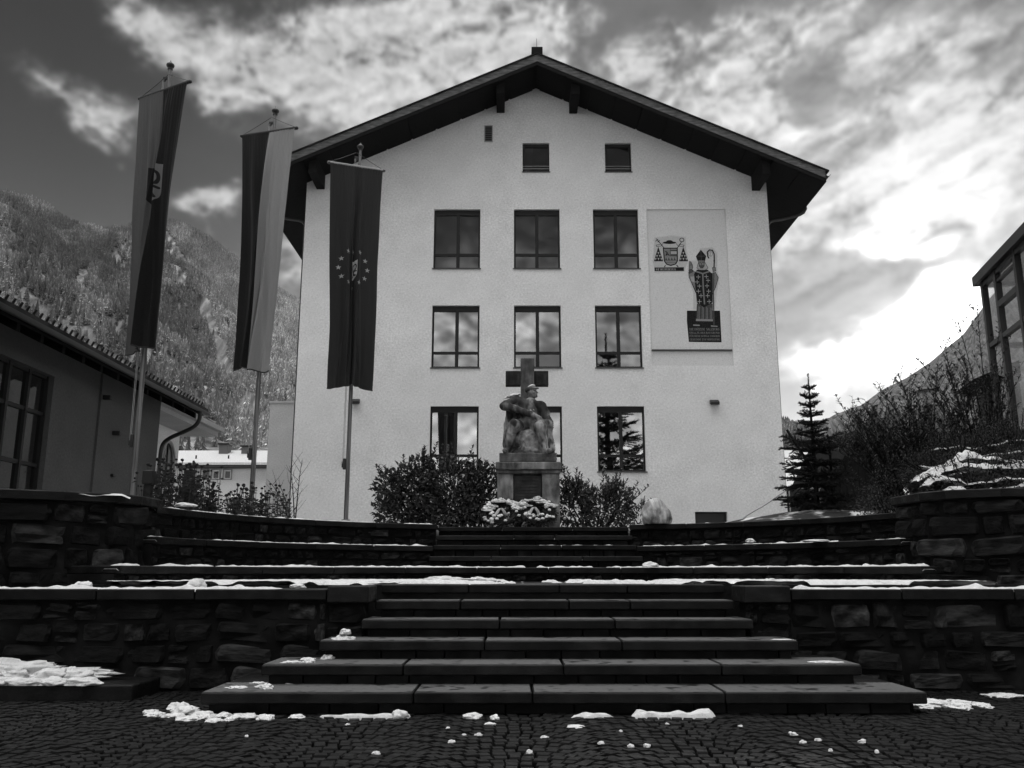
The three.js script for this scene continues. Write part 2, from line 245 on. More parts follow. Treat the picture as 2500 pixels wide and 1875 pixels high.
// forest: one mass of snow-dusted conifers per slope
function coniferGeo(seed, tiers, sides, snow) {
  const r = rng(seed), P = [], C = [];
  const put = (p, c) => { P.push(...p); C.push(c, c, c); };
  for (let t = 0; t < tiers; t++) {
    const y0 = 0.06 + 0.86 * t / tiers, y1 = Math.min(1, y0 + 1.75 / tiers), rr = 0.19 * Math.pow(1 - t / tiers, 0.85) + 0.012, ph = r() * 6.3;
    for (let s = 0; s < sides; s++) {
      const a = ph + s / sides * 6.283, b = ph + (s + 1) / sides * 6.283, m = (a + b) / 2, ra = rr * (0.75 + 0.5 * r()), dy = (r() - 0.5) * 0.4 / tiers;
      const tip = [Math.cos(m) * ra, y0 + dy, Math.sin(m) * ra], top = [0, y1, 0], ia = [Math.cos(a) * rr * 0.55, y0 + 0.5 / tiers, Math.sin(a) * rr * 0.55], ib = [Math.cos(b) * rr * 0.55, y0 + 0.5 / tiers, Math.sin(b) * rr * 0.55];
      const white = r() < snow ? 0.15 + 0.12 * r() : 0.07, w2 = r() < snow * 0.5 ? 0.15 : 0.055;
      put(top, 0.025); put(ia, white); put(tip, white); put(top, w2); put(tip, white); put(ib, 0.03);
    }
  }
  const g = new THREE.BufferGeometry(); g.setAttribute('position', new THREE.Float32BufferAttribute(P, 3)); g.setAttribute('color', new THREE.Float32BufferAttribute(C, 3)); g.computeVertexNormals(); return g;
}
const forestMat = new THREE.MeshStandardMaterial({ vertexColors: true, roughness: 0.95, side: THREE.DoubleSide });
function forest(face, n, a0, a1, t0, t1, h0, h1, seed, label, keep) {
  const r = rng(seed), geos = [coniferGeo(seed, 6, 7, 0.26), coniferGeo(seed + 1, 7, 6, 0.42)], out = [[], []], col = [[], []], q = new THREE.Object3D();
  for (let k = 0; k < n; k++) {
    const a = lerp(a0, a1, r()), t = Math.sqrt(lerp(t0 * t0, t1 * t1, r())), u = r(), sz = lerp(h0, h1, clamp(0.15 + 0.6 * t + 0.45 * (r() - 0.5))), hazedTone = (0.55 + 0.5 * r()) * (1.0 + 2.3 * sstep(-0.15, 0.35, fbm(a * 0.5 + seed, t * 7, 1.5, 4)) + 3.2 * sstep(-24, -13, a) * (1 - sstep(5, 12, a)));  // patchy snow tone, plus sunward haze glare put into the tree colour
    if (!keep(a, t, u)) continue;
    const [x, y, z] = face(a, t); q.position.set(x, y - 0.5, z); q.rotation.set((r() - 0.5) * 0.08, r() * 6.28, (r() - 0.5) * 0.08); q.scale.set(sz * (0.8 + 0.5 * r()), sz, sz * (0.8 + 0.5 * r())); q.updateMatrix();
    const w = k & 1; out[w].push(q.matrix.clone()); col[w].push(hazedTone);
  }
  out.forEach((ms, w) => {
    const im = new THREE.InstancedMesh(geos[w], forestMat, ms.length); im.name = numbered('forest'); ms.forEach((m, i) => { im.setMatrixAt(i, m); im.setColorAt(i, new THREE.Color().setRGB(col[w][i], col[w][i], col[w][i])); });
    im.castShadow = im.receiveShadow = true; scene.add(im); tag(im, label[w], 'forest', 'snow-dusted forest on the slopes', 'stuff');
  });
}
// clearings and gullies where the snow shows: lines in (azimuth, share of the way up)
const gully = (a, t, pts, w) => { for (let i = 1; i < pts.length; i++) { const [ax, ay] = pts[i - 1], [bx_, by] = pts[i], dx = bx_ - ax, dy = (by - ay) * 25, px = a - ax, py = (t - ay) * 25, k = clamp((px * dx + py * dy) / (dx * dx + dy * dy)); if (Math.hypot(px - k * dx, py - k * dy) < w * (0.7 + 0.6 * Math.abs(noise(a * 3, t * 60)))) return true; } return false; };
forest(faceL, 40000, -38, -11, 0.0, 1.0, 9, 22, 11, ['dense snow-dusted conifer forest covering the mountainside', 'paler snow-laden conifers mixed through the mountainside forest'], (a, t, u) => {
  const dens = 0.75 + 1.3 * fbm(a * 0.35, t * 7, 4.4, 4);
  if (t > 0.72 && a < -29.5) return u < 0.45 + 0.8 * noise(a * 1.2, t * 14);
  if (gully(a, t, [[-22.6, 0.97], [-20.8, 0.74], [-19.2, 0.52], [-18.2, 0.36], [-18.0, 0.3]], 0.5) || gully(a, t, [[-27.0, 0.66], [-27.4, 0.55], [-28.4, 0.45]], 0.4) || gully(a, t, [[-16.6, 0.2], [-17.6, 0.26], [-18.4, 0.3]], 0.35) || gully(a, t, [[-30.2, 0.98], [-30.6, 0.82], [-31.2, 0.7]], 0.3)) return false;
  if (Math.hypot((a + 24.3) / 1.5, (t - 0.84) / 0.10) < 0.75 + 0.6 * noise(a, t * 20)) return u < 0.12;
  if (Math.hypot((a + 19.6) / 3.0, (t - 0.86) / 0.08) < 0.75 + 0.7 * noise(a * 1.3, t * 22)) return u < 0.2;
  if (Math.hypot((a + 16.2) / 0.8, (t - 0.03) / 0.05) < 1) return u < 0.3;
  return u < dens;
});
forest(faceL2, 16000, -27, -9, 0.25, 1.0, 15, 25, 17, ['dark conifers crowding the further ridge', 'snow-laden conifers scattered over the further ridge'], (a, t, u) => {
  if (gully(a, t, [[-23, 0.95], [-21.3, 0.75], [-19.6, 0.5]], 0.28)) return false;
  return u < 0.85 + 1.2 * fbm(a * 0.6, t * 5, 2.2, 3);
});
forest(faceR, 2600, 10, 34, 0.05, 1.0, 11, 17, 23, ['pale conifers on the low foothill behind the spruce', 'snow-covered conifers on the low foothill behind the spruce'], (a, t, u) => u < 0.75 + fbm(a * 0.8, t * 4, 1.1, 3));

// ------------------------------------------------------------------ the paved square: setts laid in scalloped arcs
{
  const bed = struct('plaza', uvm(prism([[-16, -6], [16, -6], [16, 8.9], [-16, 8.9]], -0.12, -0.05), 1), mat.joint, 'square paved with small dark setts in scalloped arcs');
  const r = rng(31), variants = [];
  for (let k = 0; k < 8; k++) {
    const w = 0.5, d = 0.5, c = () => (r() - 0.5) * 0.16, s = [[-w + c(), -d + c()], [w + c(), -d + c()], [w + c(), d + c()], [-w + c(), d + c()]];
    const sh = new THREE.Shape(s.map(([x, y]) => new THREE.Vector2(x, y)));
    const g = new THREE.ExtrudeGeometry(sh, { depth: 0.6, bevelEnabled: true, bevelSize: 0.05, bevelOffset: -0.05, bevelThickness: 0.12, bevelSegments: 1 }).rotateX(-Math.PI / 2);
    g.translate(0, -0.72, 0); variants.push(uvm(g, 0.12, r(), r()));
  }
  const W = 1.06, rad = 0.78, pitch = 0.103, list = [];
  for (let lane = -8; lane <= 8; lane++) for (let row = 0; row < 72; row++) {
    const cx = 0.02 + lane * W, cd = 3.0 + row * pitch - rad + (lane & 1 ? pitch * 0.5 : 0), half = Math.asin(W / 2 / rad) * 0.985; let a = -half;
    while (a < half - 0.03) {
      const w = (0.074 + 0.024 * r()) / rad, a2 = Math.min(half, a + w), am = (a + a2) / 2, x = cx + rad * Math.sin(am), d = cd + rad * Math.cos(am), len = pitch * (0.79 + 0.08 * r());
      if (d > 3.4 && d < 8.62 && !(d > 7.2 && x > -2.4 && x < 3.2)) list.push({ x: x + (r() - 0.5) * 0.006, d, ry: -am + (r() - 0.5) * 0.09, w: (a2 - a) * rad - 0.010 - 0.005 * r(), l: len, y: (r() - 0.5) * 0.012, v: Math.floor(r() * 8), m: r() < 0.3 ? 0 : r() < 0.75 ? 1 : 2, tilt: (r() - 0.5) * 0.05 });
      a = a2;
    }
  }
  const inView = (s) => Math.abs(s.x) < 0.56 * s.d && s.d > 5.15, near = list.filter(inView).sort((a, b) => a.d - b.d).slice(0, 300), nearSet = new Set(near);
  for (const s of near) { const o = part('sett', variants[s.v], mat.sett[s.m], bed, [s.x, s.y, -s.d]); o.rotation.set(s.tilt, s.ry, 0); o.scale.set(s.w, 0.1, s.l); }
  const q = new THREE.Object3D(), G = [[], [], []];
  for (const s of list) if (!nearSet.has(s)) { q.position.set(s.x, s.y, -s.d); q.rotation.set(s.tilt, s.ry, 0); q.scale.set(s.w, 0.1, s.l); q.updateMatrix(); G[s.m].push(variants[s.v].clone().applyMatrix4(q.matrix)); }
  G.forEach((g, i) => { const o = part('setts', mergeGeometries(g), mat.sett[i], bed); o.userData.kind = 'stuff'; });
}

// ------------------------------------------------------------------ stonework
const stoneGeos = (() => {
  const a = []; for (let k = 0; k < 10; k++) {
    const r = rng(200 + k); let g = new THREE.BoxGeometry(1, 1, 1, 5, 4, 1); g.deleteAttribute('uv'); g.deleteAttribute('normal'); g = mergeVertices(g, 1e-4);
    const p = g.attributes.position, cut = [0, 1, 2, 3].map(() => 0.03 + 0.2 * r());
    for (let i = 0; i < p.count; i++) {
      let x = p.getX(i), y = p.getY(i), z = p.getZ(i); x = Math.sign(x) * 0.5 * Math.pow(Math.abs(x) * 2, 0.32); y = Math.sign(y) * 0.5 * Math.pow(Math.abs(y) * 2, 0.32); const ex = Math.abs(x) * 2, ey = Math.abs(y) * 2, q = (x > 0 ? 1 : 0) + (y > 0 ? 2 : 0);
      const pull = 1 - cut[q] * Math.pow(ex * ey, 2); x *= pull; y *= pull;
      x += 0.05 * noise(y * 3 + k * 9, 2.2, k); y += 0.06 * noise(x * 3 + k * 5, 7.2, k);
      if (z > 0) z += 0.5 * fbm(x * 2.4 + k * 3, y * 2.4, k * 1.7, 4) + 0.3 * (k % 3 - 1) * x + 0.2 * (k % 2 - 0.5) * y - 0.3 * Math.pow(Math.max(ex, ey), 9);
      p.setXYZ(i, x, y, z);
    }
    a.push(uvm(toCreasedNormals(g, 0.35), 0.55, r(), r()));
  } return a;
})();
// rubble stones along a path; path(s) gives [x, d, outward x, outward d]
function rubble(parent, path, L, y0, y1, seed, hmin = 0.1, hmax = 0.22, wk = 1, depth = 0.14, name = 'stone') {
  const r = rng(seed); let y = y0;
  while (y < y1 - 0.03) {
    let h = lerp(hmin, hmax, r()); if (y + h > y1 - hmin * 0.6) h = y1 - y; let s = -r() * 0.15;
    while (s < L) {
      let w = (0.14 + 0.3 * Math.pow(r(), 1.3)) * wk * (0.6 + h * 2.6), s1 = Math.min(L, s + w); if (L - s1 < 0.08) s1 = L;
      const put = (a, b, lo, hi) => {
        const m = (Math.max(a, 0) + b) / 2, [x, d, ox, od] = path(m); if (b - Math.max(a, 0) < 0.05) return;
        const o = part(name, stoneGeos[Math.floor(r() * 10)], mat.stone[Math.min(3, Math.floor(Math.pow(r(), 1.5) * 4))], parent, [x, (lo + hi) / 2, -d]);
        o.rotation.set(0, Math.atan2(ox, -od), (r() - 0.5) * 0.16); o.scale.set((b - Math.max(a, 0)) - 0.018, hi - lo - 0.016, depth * (0.85 + 0.4 * r()));
      };
      if (h > 0.17 && w < 0.3 && r() < 0.35) { const m = lerp(y, y + h, 0.4 + 0.2 * r()); put(s, s1, y, m); put(s, s1, m, y + h); } else put(s, s1, y, y + h);
      s = s1;
    }
    y += h;
  }
}
// ---- lower flight
{
  const st = thing('lower_stairs', 'broad dark granite flight of steps rising from the paved square', 'stairs', [0, 0, 0]);
  const r = rng(41);
  const steps = [[-2.41, 3.21, 7.15, 8.62, 0.16], [-2.08, 2.90, 7.62, 8.62, 0.32], [-1.70, 2.52, 8.05, 8.62, 0.48], [-1.40, 2.24, 8.44, 9.0, 0.64], [-1.335, 2.17, 8.83, 9.4, 0.80], [-1.335, 2.17, 9.22, 9.8, 0.948]];
  steps.forEach(([x0, x1, d0, d1, y], k) => {
    const s = sub('step', st), n = [4, 4, 3, 3, 4, 4][k], cuts = [x0]; for (let i = 1; i < n; i++) cuts.push(lerp(x0, x1, (i + (r() - 0.5) * 0.35) / n)); cuts.push(x1);
    for (let i = 0; i < n; i++) {
      const g = rbx(cuts[i] + 0.004, cuts[i + 1] - 0.004, y - 0.085, y + (r() - 0.5) * 0.004, -d1, -d0 + (r() - 0.5) * 0.012, 0.014);
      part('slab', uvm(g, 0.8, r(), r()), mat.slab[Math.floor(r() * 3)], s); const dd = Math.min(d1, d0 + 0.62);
      part('pale_tread', uvm(prism([[cuts[i] + 0.016, d0 + 0.014], [cuts[i + 1] - 0.016, d0 + 0.014], [cuts[i + 1] - 0.016, dd], [cuts[i] + 0.016, dd]], y - 0.01, y + 0.004), 0.7, r(), r()), mat.tread, s);  // paler patchy sheet over the top face of each dark slab
    }
    part('core', uvm(bx(x0 + 0.06, x1 - 0.06, y - 0.17, y - 0.087, -d1 + 0.02, -d0 - 0.14), 0.8), mat.mortar, s);
    let x = x0 + 0.05; while (x < x1 - 0.06) { const w = Math.min(0.22 + 0.35 * r(), x1 - 0.05 - x); if (w > 0.08) part('riser_stone', uvm(rbx(x + 0.005, x + w - 0.005, y - 0.165, y - 0.088, -d0 - 0.16, -d0 - 0.055 - 0.012 * r(), 0.008), 0.9, r(), r()), mat.riser[Math.floor(r() * 3)], s); x += w; }
  });
}
// ---- low front walls on either side of the lower flight
function frontWall(x0, x1, label, seed) {
  const w = thing('front_wall', label, 'wall', [0, 0, 0]), r = rng(seed), L = x1 - x0;
  part('wall_core', uvm(bx(x0, x1, -0.05, 0.83, -8.98, -8.565), 0.8), mat.mortar, w);
  rubble(w, (s) => [x0 + s, 8.62, 0, -1], L, 0, 0.80, seed, 0.12, 0.27, 1.35, 0.16);
  let x = x0; while (x < x1 - 0.05) { const k = Math.min(0.9 + 0.5 * r(), x1 - x), e = x1 - x - k < 0.3 ? x1 - x : k; part('cap_slab', uvm(rbx(x + 0.004, x + e - 0.004, 0.815, 0.915 + 0.004 * r(), -9.02, -8.50 + 0.008 * r(), 0.014), 0.8, r(), r()), mat.slab[Math.floor(r() * 2)], w); x += e; }
  return w;
}
{
  const l = frontWall(-7.6, -1.74, 'low rubble wall with snow-lined cap beside the snow heap', 51);
  part('end_block', uvm(rbx(-1.735, -1.345, 0.79, 0.945, -9.0, -8.49, 0.015), 0.8), mat.slab[2], l); part('end_core', uvm(bx(-1.74, -1.42, 0, 0.788, -8.98, -8.575), 0.8), mat.mortar, l);
  rubble(l, (s) => [-1.76 + s, 8.62, 0, -1], 0.38, 0, 0.785, 53, 0.12, 0.22, 1, 0.15);
  const q = frontWall(2.62, 7.6, 'low rubble wall with snow-lined cap below the snowy junipers', 52);
  rubble(q, (s) => [2.22 + s, 8.62, 0, -1], 0.4, 0, 0.785, 54, 0.12, 0.22, 1, 0.15);
  part('end_block', uvm(rbx(2.18, 2.615, 0.79, 0.945, -9.0, -8.49, 0.015), 0.8), mat.slab[2], q); part('end_core', uvm(bx(2.25, 2.62, 0, 0.788, -8.98, -8.575), 0.8), mat.mortar, q);
}
// ---- curved seating tiers
const angAt = (c, r, x) => Math.asin(clamp((x - c[0]) / r, -1, 1));
function tier(label, c, r, a0, a1, yTop, yBase, depth, seed, small) {
  const w = thing('seating_tier', label, 'wall', [0, 0, 0]), q = rng(seed), L = Math.abs(a1 - a0) * r;
  part('wall_core', uvm(ring(c, r + 0.078, r + depth - 0.02, a0, a1, yBase - 0.3, yTop - 0.092), 0.8), mat.mortar, w);
  rubble(w, (s) => { const a = lerp(a0, a1, s / L), p = arcPt(c, r + 0.12, a); return [...p, -Math.sin(a), -Math.cos(a)]; }, L, yBase, yTop - 0.095, seed, small ? 0.09 : 0.1, small ? 0.12 : 0.19, small ? 0.8 : 1, 0.13);
  const n = Math.max(1, Math.round(L / 1.05)); for (let i = 0; i < n; i++) { const e = 0.004 / r; part('cap_slab', uvm(ring(c, r + 0.008 * q(), r + depth, lerp(a0, a1, i / n) + e, lerp(a0, a1, (i + 1) / n) - e, yTop - 0.09, yTop - 0.004 * q(), 0.01), 0.8, q(), q()), mat.slab[Math.floor(q() * 2)], w); }
  return w;
}
const TIERS = {
  low: [CC, RC, angAt(CC, RC, -4.2), angAt(CC, RC, 4.75), 1.147, 0.944],
  midL: [CB, RB, angAt(CB, RB, -4.19), angAt(CB, RB, SX0), 1.49, 1.147], midR: [CB, RB, angAt(CB, RB, SX1), angAt(CB, RB, 4.85), 1.49, 1.147],
  topL: [CA, RA, angAt(CA, RA, -4.33), angAt(CA, RA, SX0), 1.87, 1.49], topR: [CA, RA, angAt(CA, RA, SX1), angAt(CA, RA, 5.25), 1.87, 1.49],
};
tier('long low stone bench tier running right across behind the landing', ...TIERS.low, 1.5, 61, true);
tier('middle curved stone tier below the flag banners', ...TIERS.midL, 1.0, 62);
tier('middle curved stone tier below the young spruce', ...TIERS.midR, 1.0, 63);
tier('uppermost curved rubble wall below the flag banners', ...TIERS.topL, 0.42, 64);
tier('uppermost curved rubble wall beside the white boulder', ...TIERS.topR, 0.42, 65);
// ---- upper flight
{
  const st = thing('upper_stairs', 'narrow dark stone flight of steps leading up to the war memorial', 'stairs', [0, 0, 0]), r = rng(71);
  [[13.55, 1.312], [14.22, 1.50], [14.66, 1.668], [15.08, 1.83]].forEach(([d, y], k) => {
    const s = sub('step', st), yb = [1.147, 1.312, 1.5, 1.668][k], n = 3, back = k === 3 ? 15.62 : d + 0.75; let cuts = [SX0]; for (let i = 1; i < n; i++) cuts.push(lerp(SX0, SX1, (i + (r() - 0.5) * 0.4) / n)); cuts.push(SX1);
    for (let i = 0; i < n; i++) part('slab', uvm(rbx(cuts[i] + 0.004, cuts[i + 1] - 0.004, y - 0.075, y, -back, -d + 0.01 * r(), 0.012), 0.8, r(), r()), mat.slab[Math.floor(r() * 3)], s);
    part('core', uvm(bx(SX0, SX1, yb - 0.02, y - 0.077, -back + 0.02, -d - 0.13), 0.8), mat.mortar, s);
    let x = SX0 + 0.01; while (x < SX1 - 0.05) { const w = Math.min(0.18 + 0.32 * r(), SX1 - 0.01 - x); if (w > 0.07) part('riser_stone', uvm(rbx(x + 0.006, x + w - 0.006, yb + 0.003, y - 0.08, -d - 0.15, -d - 0.05 - 0.015 * r(), 0.01), 0.9, r(), r()), mat.riser[Math.floor(r() * 3)], s); x += w; }
  });
}
// ---- tall flank walls closing the tiers
function flankWall(label, pts, yTop, seed) {
  const w = thing('flank_wall', label, 'wall', [0, 0, 0]), q = rng(seed), seg = []; let L = 0;
  for (let i = 1; i < pts.length; i++) { const dx = pts[i][0] - pts[i - 1][0], dd = pts[i][1] - pts[i - 1][1], l = Math.hypot(dx, dd); seg.push([L, l, pts[i - 1], dx / l, dd / l]); L += l; }
  const path = (s) => { let k = seg[0]; for (const g of seg) if (s >= g[0]) k = g; const t = s - k[0]; return [k[2][0] + k[3] * t, k[2][1] + k[4] * t, k[4], -k[3]]; };
  const off = (p, i, o) => { const g = seg[Math.min(i, seg.length - 1)], h = seg[Math.max(0, i - 1)], nx = (g[4] + h[4]) / 2, nd = -(g[3] + h[3]) / 2, l = Math.hypot(nx, nd); return [p[0] + nx / l * o, p[1] + nd / l * o]; };
  const front = pts.map((p, i) => off(p, i, 0.045)), back = pts.map((p, i) => off(p, i, -0.5)).reverse();
  part('wall_core', uvm(prism([...front, ...back], 0.3, yTop - 0.11), 0.8), mat.mortar, w);
  rubble(w, path, L, 0.84, yTop - 0.115, seed, 0.14, 0.3, 1.35, 0.17);
  const f2 = pts.map((p, i) => off(p, i, 0.13)), b2 = pts.map((p, i) => off(p, i, -0.55));
  for (let i = 0; i < pts.length - 1; i++) part('cap_slab', uvm(prism([f2[i], f2[i + 1], b2[i + 1], b2[i]], yTop - 0.11, yTop, 0.012), 0.8, q(), q()), mat.slab[Math.floor(q() * 2)], w);
  return w;
}
flankWall('tall rubble wall with rounded cap below the first flagpole', [[-9.5, 8.9], [-7.4, 9.0], [-5.7, 9.45], [-5.0, 9.85], [-4.58, 10.15], [-4.46, 10.4], [-4.46, 11.0]], 1.95, 81);
flankWall('tall rubble wall topped by snowy junipers', [[5.08, 11.6], [5.1, 10.85], [5.24, 10.6], [5.7, 10.35], [6.9, 10.05], [9.5, 9.8]], 2.03, 82);

// ------------------------------------------------------------------ the school
const ZF = -30, XL = -7.51, XR = 9.31, XM = 0.9;
{
  const b = thing('school_building', 'large white gabled school building with dark overhanging roof', 'building', [0, 0, 0]);
  const wins = []; for (const [y0, y1] of [[11.75, 14.02], [8.10, 10.37], [4.46, 6.73]]) for (const [x0, x1] of [[-2.83, -1.15], [0.07, 1.73], [2.94, 4.58]]) wins.push([x0, y0, x1, y1]);
  const small = [[0.39, 15.49, 1.38, 16.64], [3.43, 15.49, 4.40, 16.64]], cellar = [6.18, 2.5, 7.27, 3.1], rec = [4.89, 8.17, 7.76, 14.02];
  const sh = poly2([[XL, 1.5], [XR, 1.5], [XR, 15.1], [XM, 18.88], [XL, 15.1]]);
  for (const [x0, y0, x1, y1] of [...wins, ...small, cellar, rec]) sh.holes.push(new THREE.Path([V(x0, y0), V(x0, y1), V(x1, y1), V(x1, y0)].map((p) => new THREE.Vector2(p.x, p.y))));
  part('wall', uvm(slabXY(sh, ZF, ZF - 0.4), 0.22), mat.plaster, b);
  const side = merge([bx(XL, XL + 0.3, 1.5, 15.0, -52, ZF - 0.402), bx(XR - 0.3, XR, 1.5, 15.0, -52, ZF - 0.402), bx(XL, XR, 1.5, 15.0, -52.3, -52)]);
  part('side_wall', uvm(side, 0.22), mat.plaster, b);
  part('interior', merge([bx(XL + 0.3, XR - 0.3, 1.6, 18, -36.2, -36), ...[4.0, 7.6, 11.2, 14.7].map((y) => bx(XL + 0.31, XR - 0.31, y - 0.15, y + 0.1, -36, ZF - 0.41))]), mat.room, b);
  // mural panel set back in the wall
  const c = document.createElement('canvas'); c.width = 1000; c.height = 2040; const x = c.getContext('2d');
  const px = (X) => (X - rec[0]) / (rec[2] - rec[0]) * 1000, py = (Y) => (rec[3] - Y) / (rec[3] - rec[1]) * 2040;
  // measured on the photo: [photo-zoom x, y] -> canvas; the crop's panel runs 95..1065 by 50..1660
  const C = (X, Y) => [(X - 95 - (Y - 50) * 0.022) / 955 * 985, (Y - 50) / 1610 * 1870];
  const r = rng(91);
  x.fillStyle = '#e2e2e2'; x.fillRect(0, 0, 1000, 2040);
  for (let i = 0; i < 26000; i++) { const g = 195 + r() * 60; x.fillStyle = `rgba(${g},${g},${g},0.35)`; x.fillRect(r() * 1000, r() * 2040, 3, 3); }
  const P = (pts, fill, stroke, lw = 5) => { x.beginPath(); pts.forEach((p, i) => { const [a, d] = C(...p); i ? x.lineTo(a, d) : x.moveTo(a, d); }); x.closePath(); if (fill) { x.fillStyle = fill; x.fill(); } if (stroke) { x.strokeStyle = stroke; x.lineWidth = lw; x.stroke(); } };
  const Ln = (pts, stroke, lw) => { x.beginPath(); pts.forEach((p, i) => { const [a, d] = C(...p); i ? x.lineTo(a, d) : x.moveTo(a, d); }); x.strokeStyle = stroke; x.lineWidth = lw; x.lineJoin = 'round'; x.stroke(); };
  const El = (X, Y, rx, ry, fill, stroke, lw) => { const [a, d] = C(X, Y); x.beginPath(); x.ellipse(a, d, rx, ry * 1.13, 0, 0, 7); if (fill) { x.fillStyle = fill; x.fill(); } if (stroke) { x.strokeStyle = stroke; x.lineWidth = lw; x.stroke(); } };
  const K = '#1d1d1d', G1 = '#4a4a4a', G2 = '#7c7c7c', G3 = '#a8a8a8';
  const rough = (pts, f) => { for (let k = 0; k < 6; k++) P(pts.map(([a, d]) => [a + (r() - 0.5) * 22, d + (r() - 0.5) * 22]), f); };
  rough([[190, 375], [420, 350], [570, 370], [580, 520], [600, 640], [545, 765], [190, 775], [170, 640]], 'rgba(120,120,120,0.055)');
  rough([[690, 640], [750, 500], [900, 490], [950, 560], [945, 760], [965, 830], [900, 1180], [640, 1190], [650, 1000], [590, 800], [600, 640]], 'rgba(120,120,120,0.05)');
  // arms: hat, cords, tassels, shield, crossed staffs
  Ln([[215, 385], [330, 520]], K, 10); Ln([[205, 415], [235, 395]], K, 8); Ln([[228, 425], [258, 405]], K, 8);
  Ln([[455, 510], [520, 425]], K, 10); El(526, 400, 26, 22, null, K, 9); Ln([[320, 690], [308, 710]], K, 12); Ln([[455, 688], [475, 708]], K, 12);
  El(375, 432, 86, 15, K); El(375, 420, 42, 18, K);
  Ln([[295, 440], [270, 470], [215, 475], [210, 460], [260, 452]], K, 6); Ln([[455, 440], [480, 470], [545, 478], [552, 460], [490, 452]], K, 6);
  for (const cx of [237, 541]) { P([[cx, 478], [cx - 56, 645], [cx + 56, 645]], K); for (let k = 1; k < 4; k++) for (let q = 0; q < k; q++) { const X = cx - 28 * (k - 1) / 1.6 + q * 35, Y = 505 + k * 34; P([[X - 13, Y], [X + 13, Y], [X, Y + 28]], G3); } }
  P([[298, 495], [468, 495], [466, 640], [445, 675], [385, 692], [335, 678], [308, 640]], '#8a8a8a', K, 14);
  P([[312, 512], [378, 512], [378, 588], [312, 588]], G2); Ln([[322, 530], [345, 545], [330, 575], [352, 560], [370, 580]], K, 11); P([[388, 512], [460, 512], [460, 530], [388, 530]], G1); P([[388, 530], [460, 530], [460, 562], [388, 562]], '#b0b0b0'); P([[388, 562], [460, 562], [460, 588], [388, 588]], G1);
  Ln([[308, 632], [462, 632]], K, 6); Ln([[382, 500], [382, 590]], K, 6); for (const X of [328, 362, 398, 432]) P([[X - 10, 630], [X + 14, 630], [X, 596]], G1); Ln([[318, 655], [455, 655]], G1, 5);
  P([[186, 715], [543, 712], [543, 755], [188, 757]], K); x.fillStyle = '#b0b0b0'; x.font = 'bold 36px serif'; { const [a, d] = C(204, 749); x.fillText('ST RUPERTUS', a, d, 305); }
  // the bishop: plinth with inscription, robe, chasuble with crosses, raised hand, crozier, mitre
  P([[568, 1200], [965, 1200], [972, 1550], [582, 1545], [565, 1320]], K);
  P([[690, 1120], [880, 1120], [878, 1320], [672, 1315]], G1); for (let k = 0; k < 12; k++) Ln([[690 + k * 16, 1150 + r() * 20], [680 + k * 16.5, 1310]], k % 3 ? '#909090' : K, 4); P([[676, 1290], [876, 1296], [876, 1318], [672, 1315]], '#8f8f8f');
  P([[640, 1352], [718, 1356], [718, 1370], [638, 1367]], '#8f8f8f'); P([[852, 1362], [930, 1368], [930, 1380], [850, 1376]], '#8f8f8f');
  P([[600, 770], [650, 745], [700, 790], [690, 1010], [640, 900], [605, 830]], G2, K, 6); P([[880, 780], [925, 770], [958, 830], [925, 930], [880, 1020]], G2, K, 6); P([[620, 820], [665, 815], [670, 885], [630, 870]], G3); Ln([[615, 850], [680, 1000]], K, 6);
  P([[700, 740], [830, 740], [890, 790], [880, 1110], [775, 1165], [690, 1110], [665, 790]], K); Ln([[690, 760], [770, 785], [850, 760]], G2, 20); Ln([[770, 775], [772, 950], [782, 1130]], G2, 18);
  for (const [X, Y] of [[715, 822], [700, 878], [725, 925], [712, 983], [742, 1033], [722, 1098], [812, 818], [832, 862], [818, 922], [835, 983], [822, 1033], [838, 1098]]) { Ln([[X - 21, Y], [X + 21, Y]], '#a6a6a6', 7); Ln([[X, Y - 24], [X, Y + 24]], '#a6a6a6', 7); for (const [i, j] of [[-21, 0], [21, 0]]) Ln([[X + i, Y - 6], [X + i, Y + 6]], '#a6a6a6', 5); }
  P([[700, 720], [720, 660], [800, 655], [838, 720], [800, 745], [735, 745]], G3, K, 5); P([[722, 640], [795, 640], [790, 700], [760, 730], [730, 700]], G2, K, 6); Ln([[735, 655], [752, 657]], K, 7); Ln([[768, 657], [786, 655]], K, 7); Ln([[760, 662], [757, 680], [764, 682]], K, 5); Ln([[745, 692], [776, 692]], K, 6); P([[730, 690], [790, 690], [775, 735], [745, 735]], G1); P([[722, 725], [802, 725], [798, 742], [725, 742]], '#a0a0a0');
  P([[755, 512], [818, 585], [800, 650], [715, 645], [692, 588]], K); Ln([[755, 520], [757, 640]], G1, 9); Ln([[705, 585], [808, 585]], G1, 9); P([[720, 634], [796, 636], [794, 648], [722, 646]], G2);
  P([[606, 735], [608, 690], [614, 645], [626, 648], [634, 655], [650, 690], [652, 720], [640, 740]], G2, K, 5); Ln([[626, 655], [628, 695]], K, 3); Ln([[638, 662], [640, 700]], K, 3); P([[602, 742], [645, 735], [652, 765], [605, 785]], G1, K, 4);
  Ln([[888, 1355], [893, 1000], [905, 770]], G1, 15); Ln([[905, 760], [915, 640], [915, 560], [895, 520], [860, 515], [832, 540], [838, 590], [850, 612]], K, 16); El(872, 560, 24, 28, null, G2, 6); Ln([[872, 535], [872, 585]], G2, 5); El(912, 640, 9, 12, K); P([[888, 715], [925, 712], [930, 755], [895, 765]], G2, K, 5);
  x.fillStyle = '#9a9a9a';
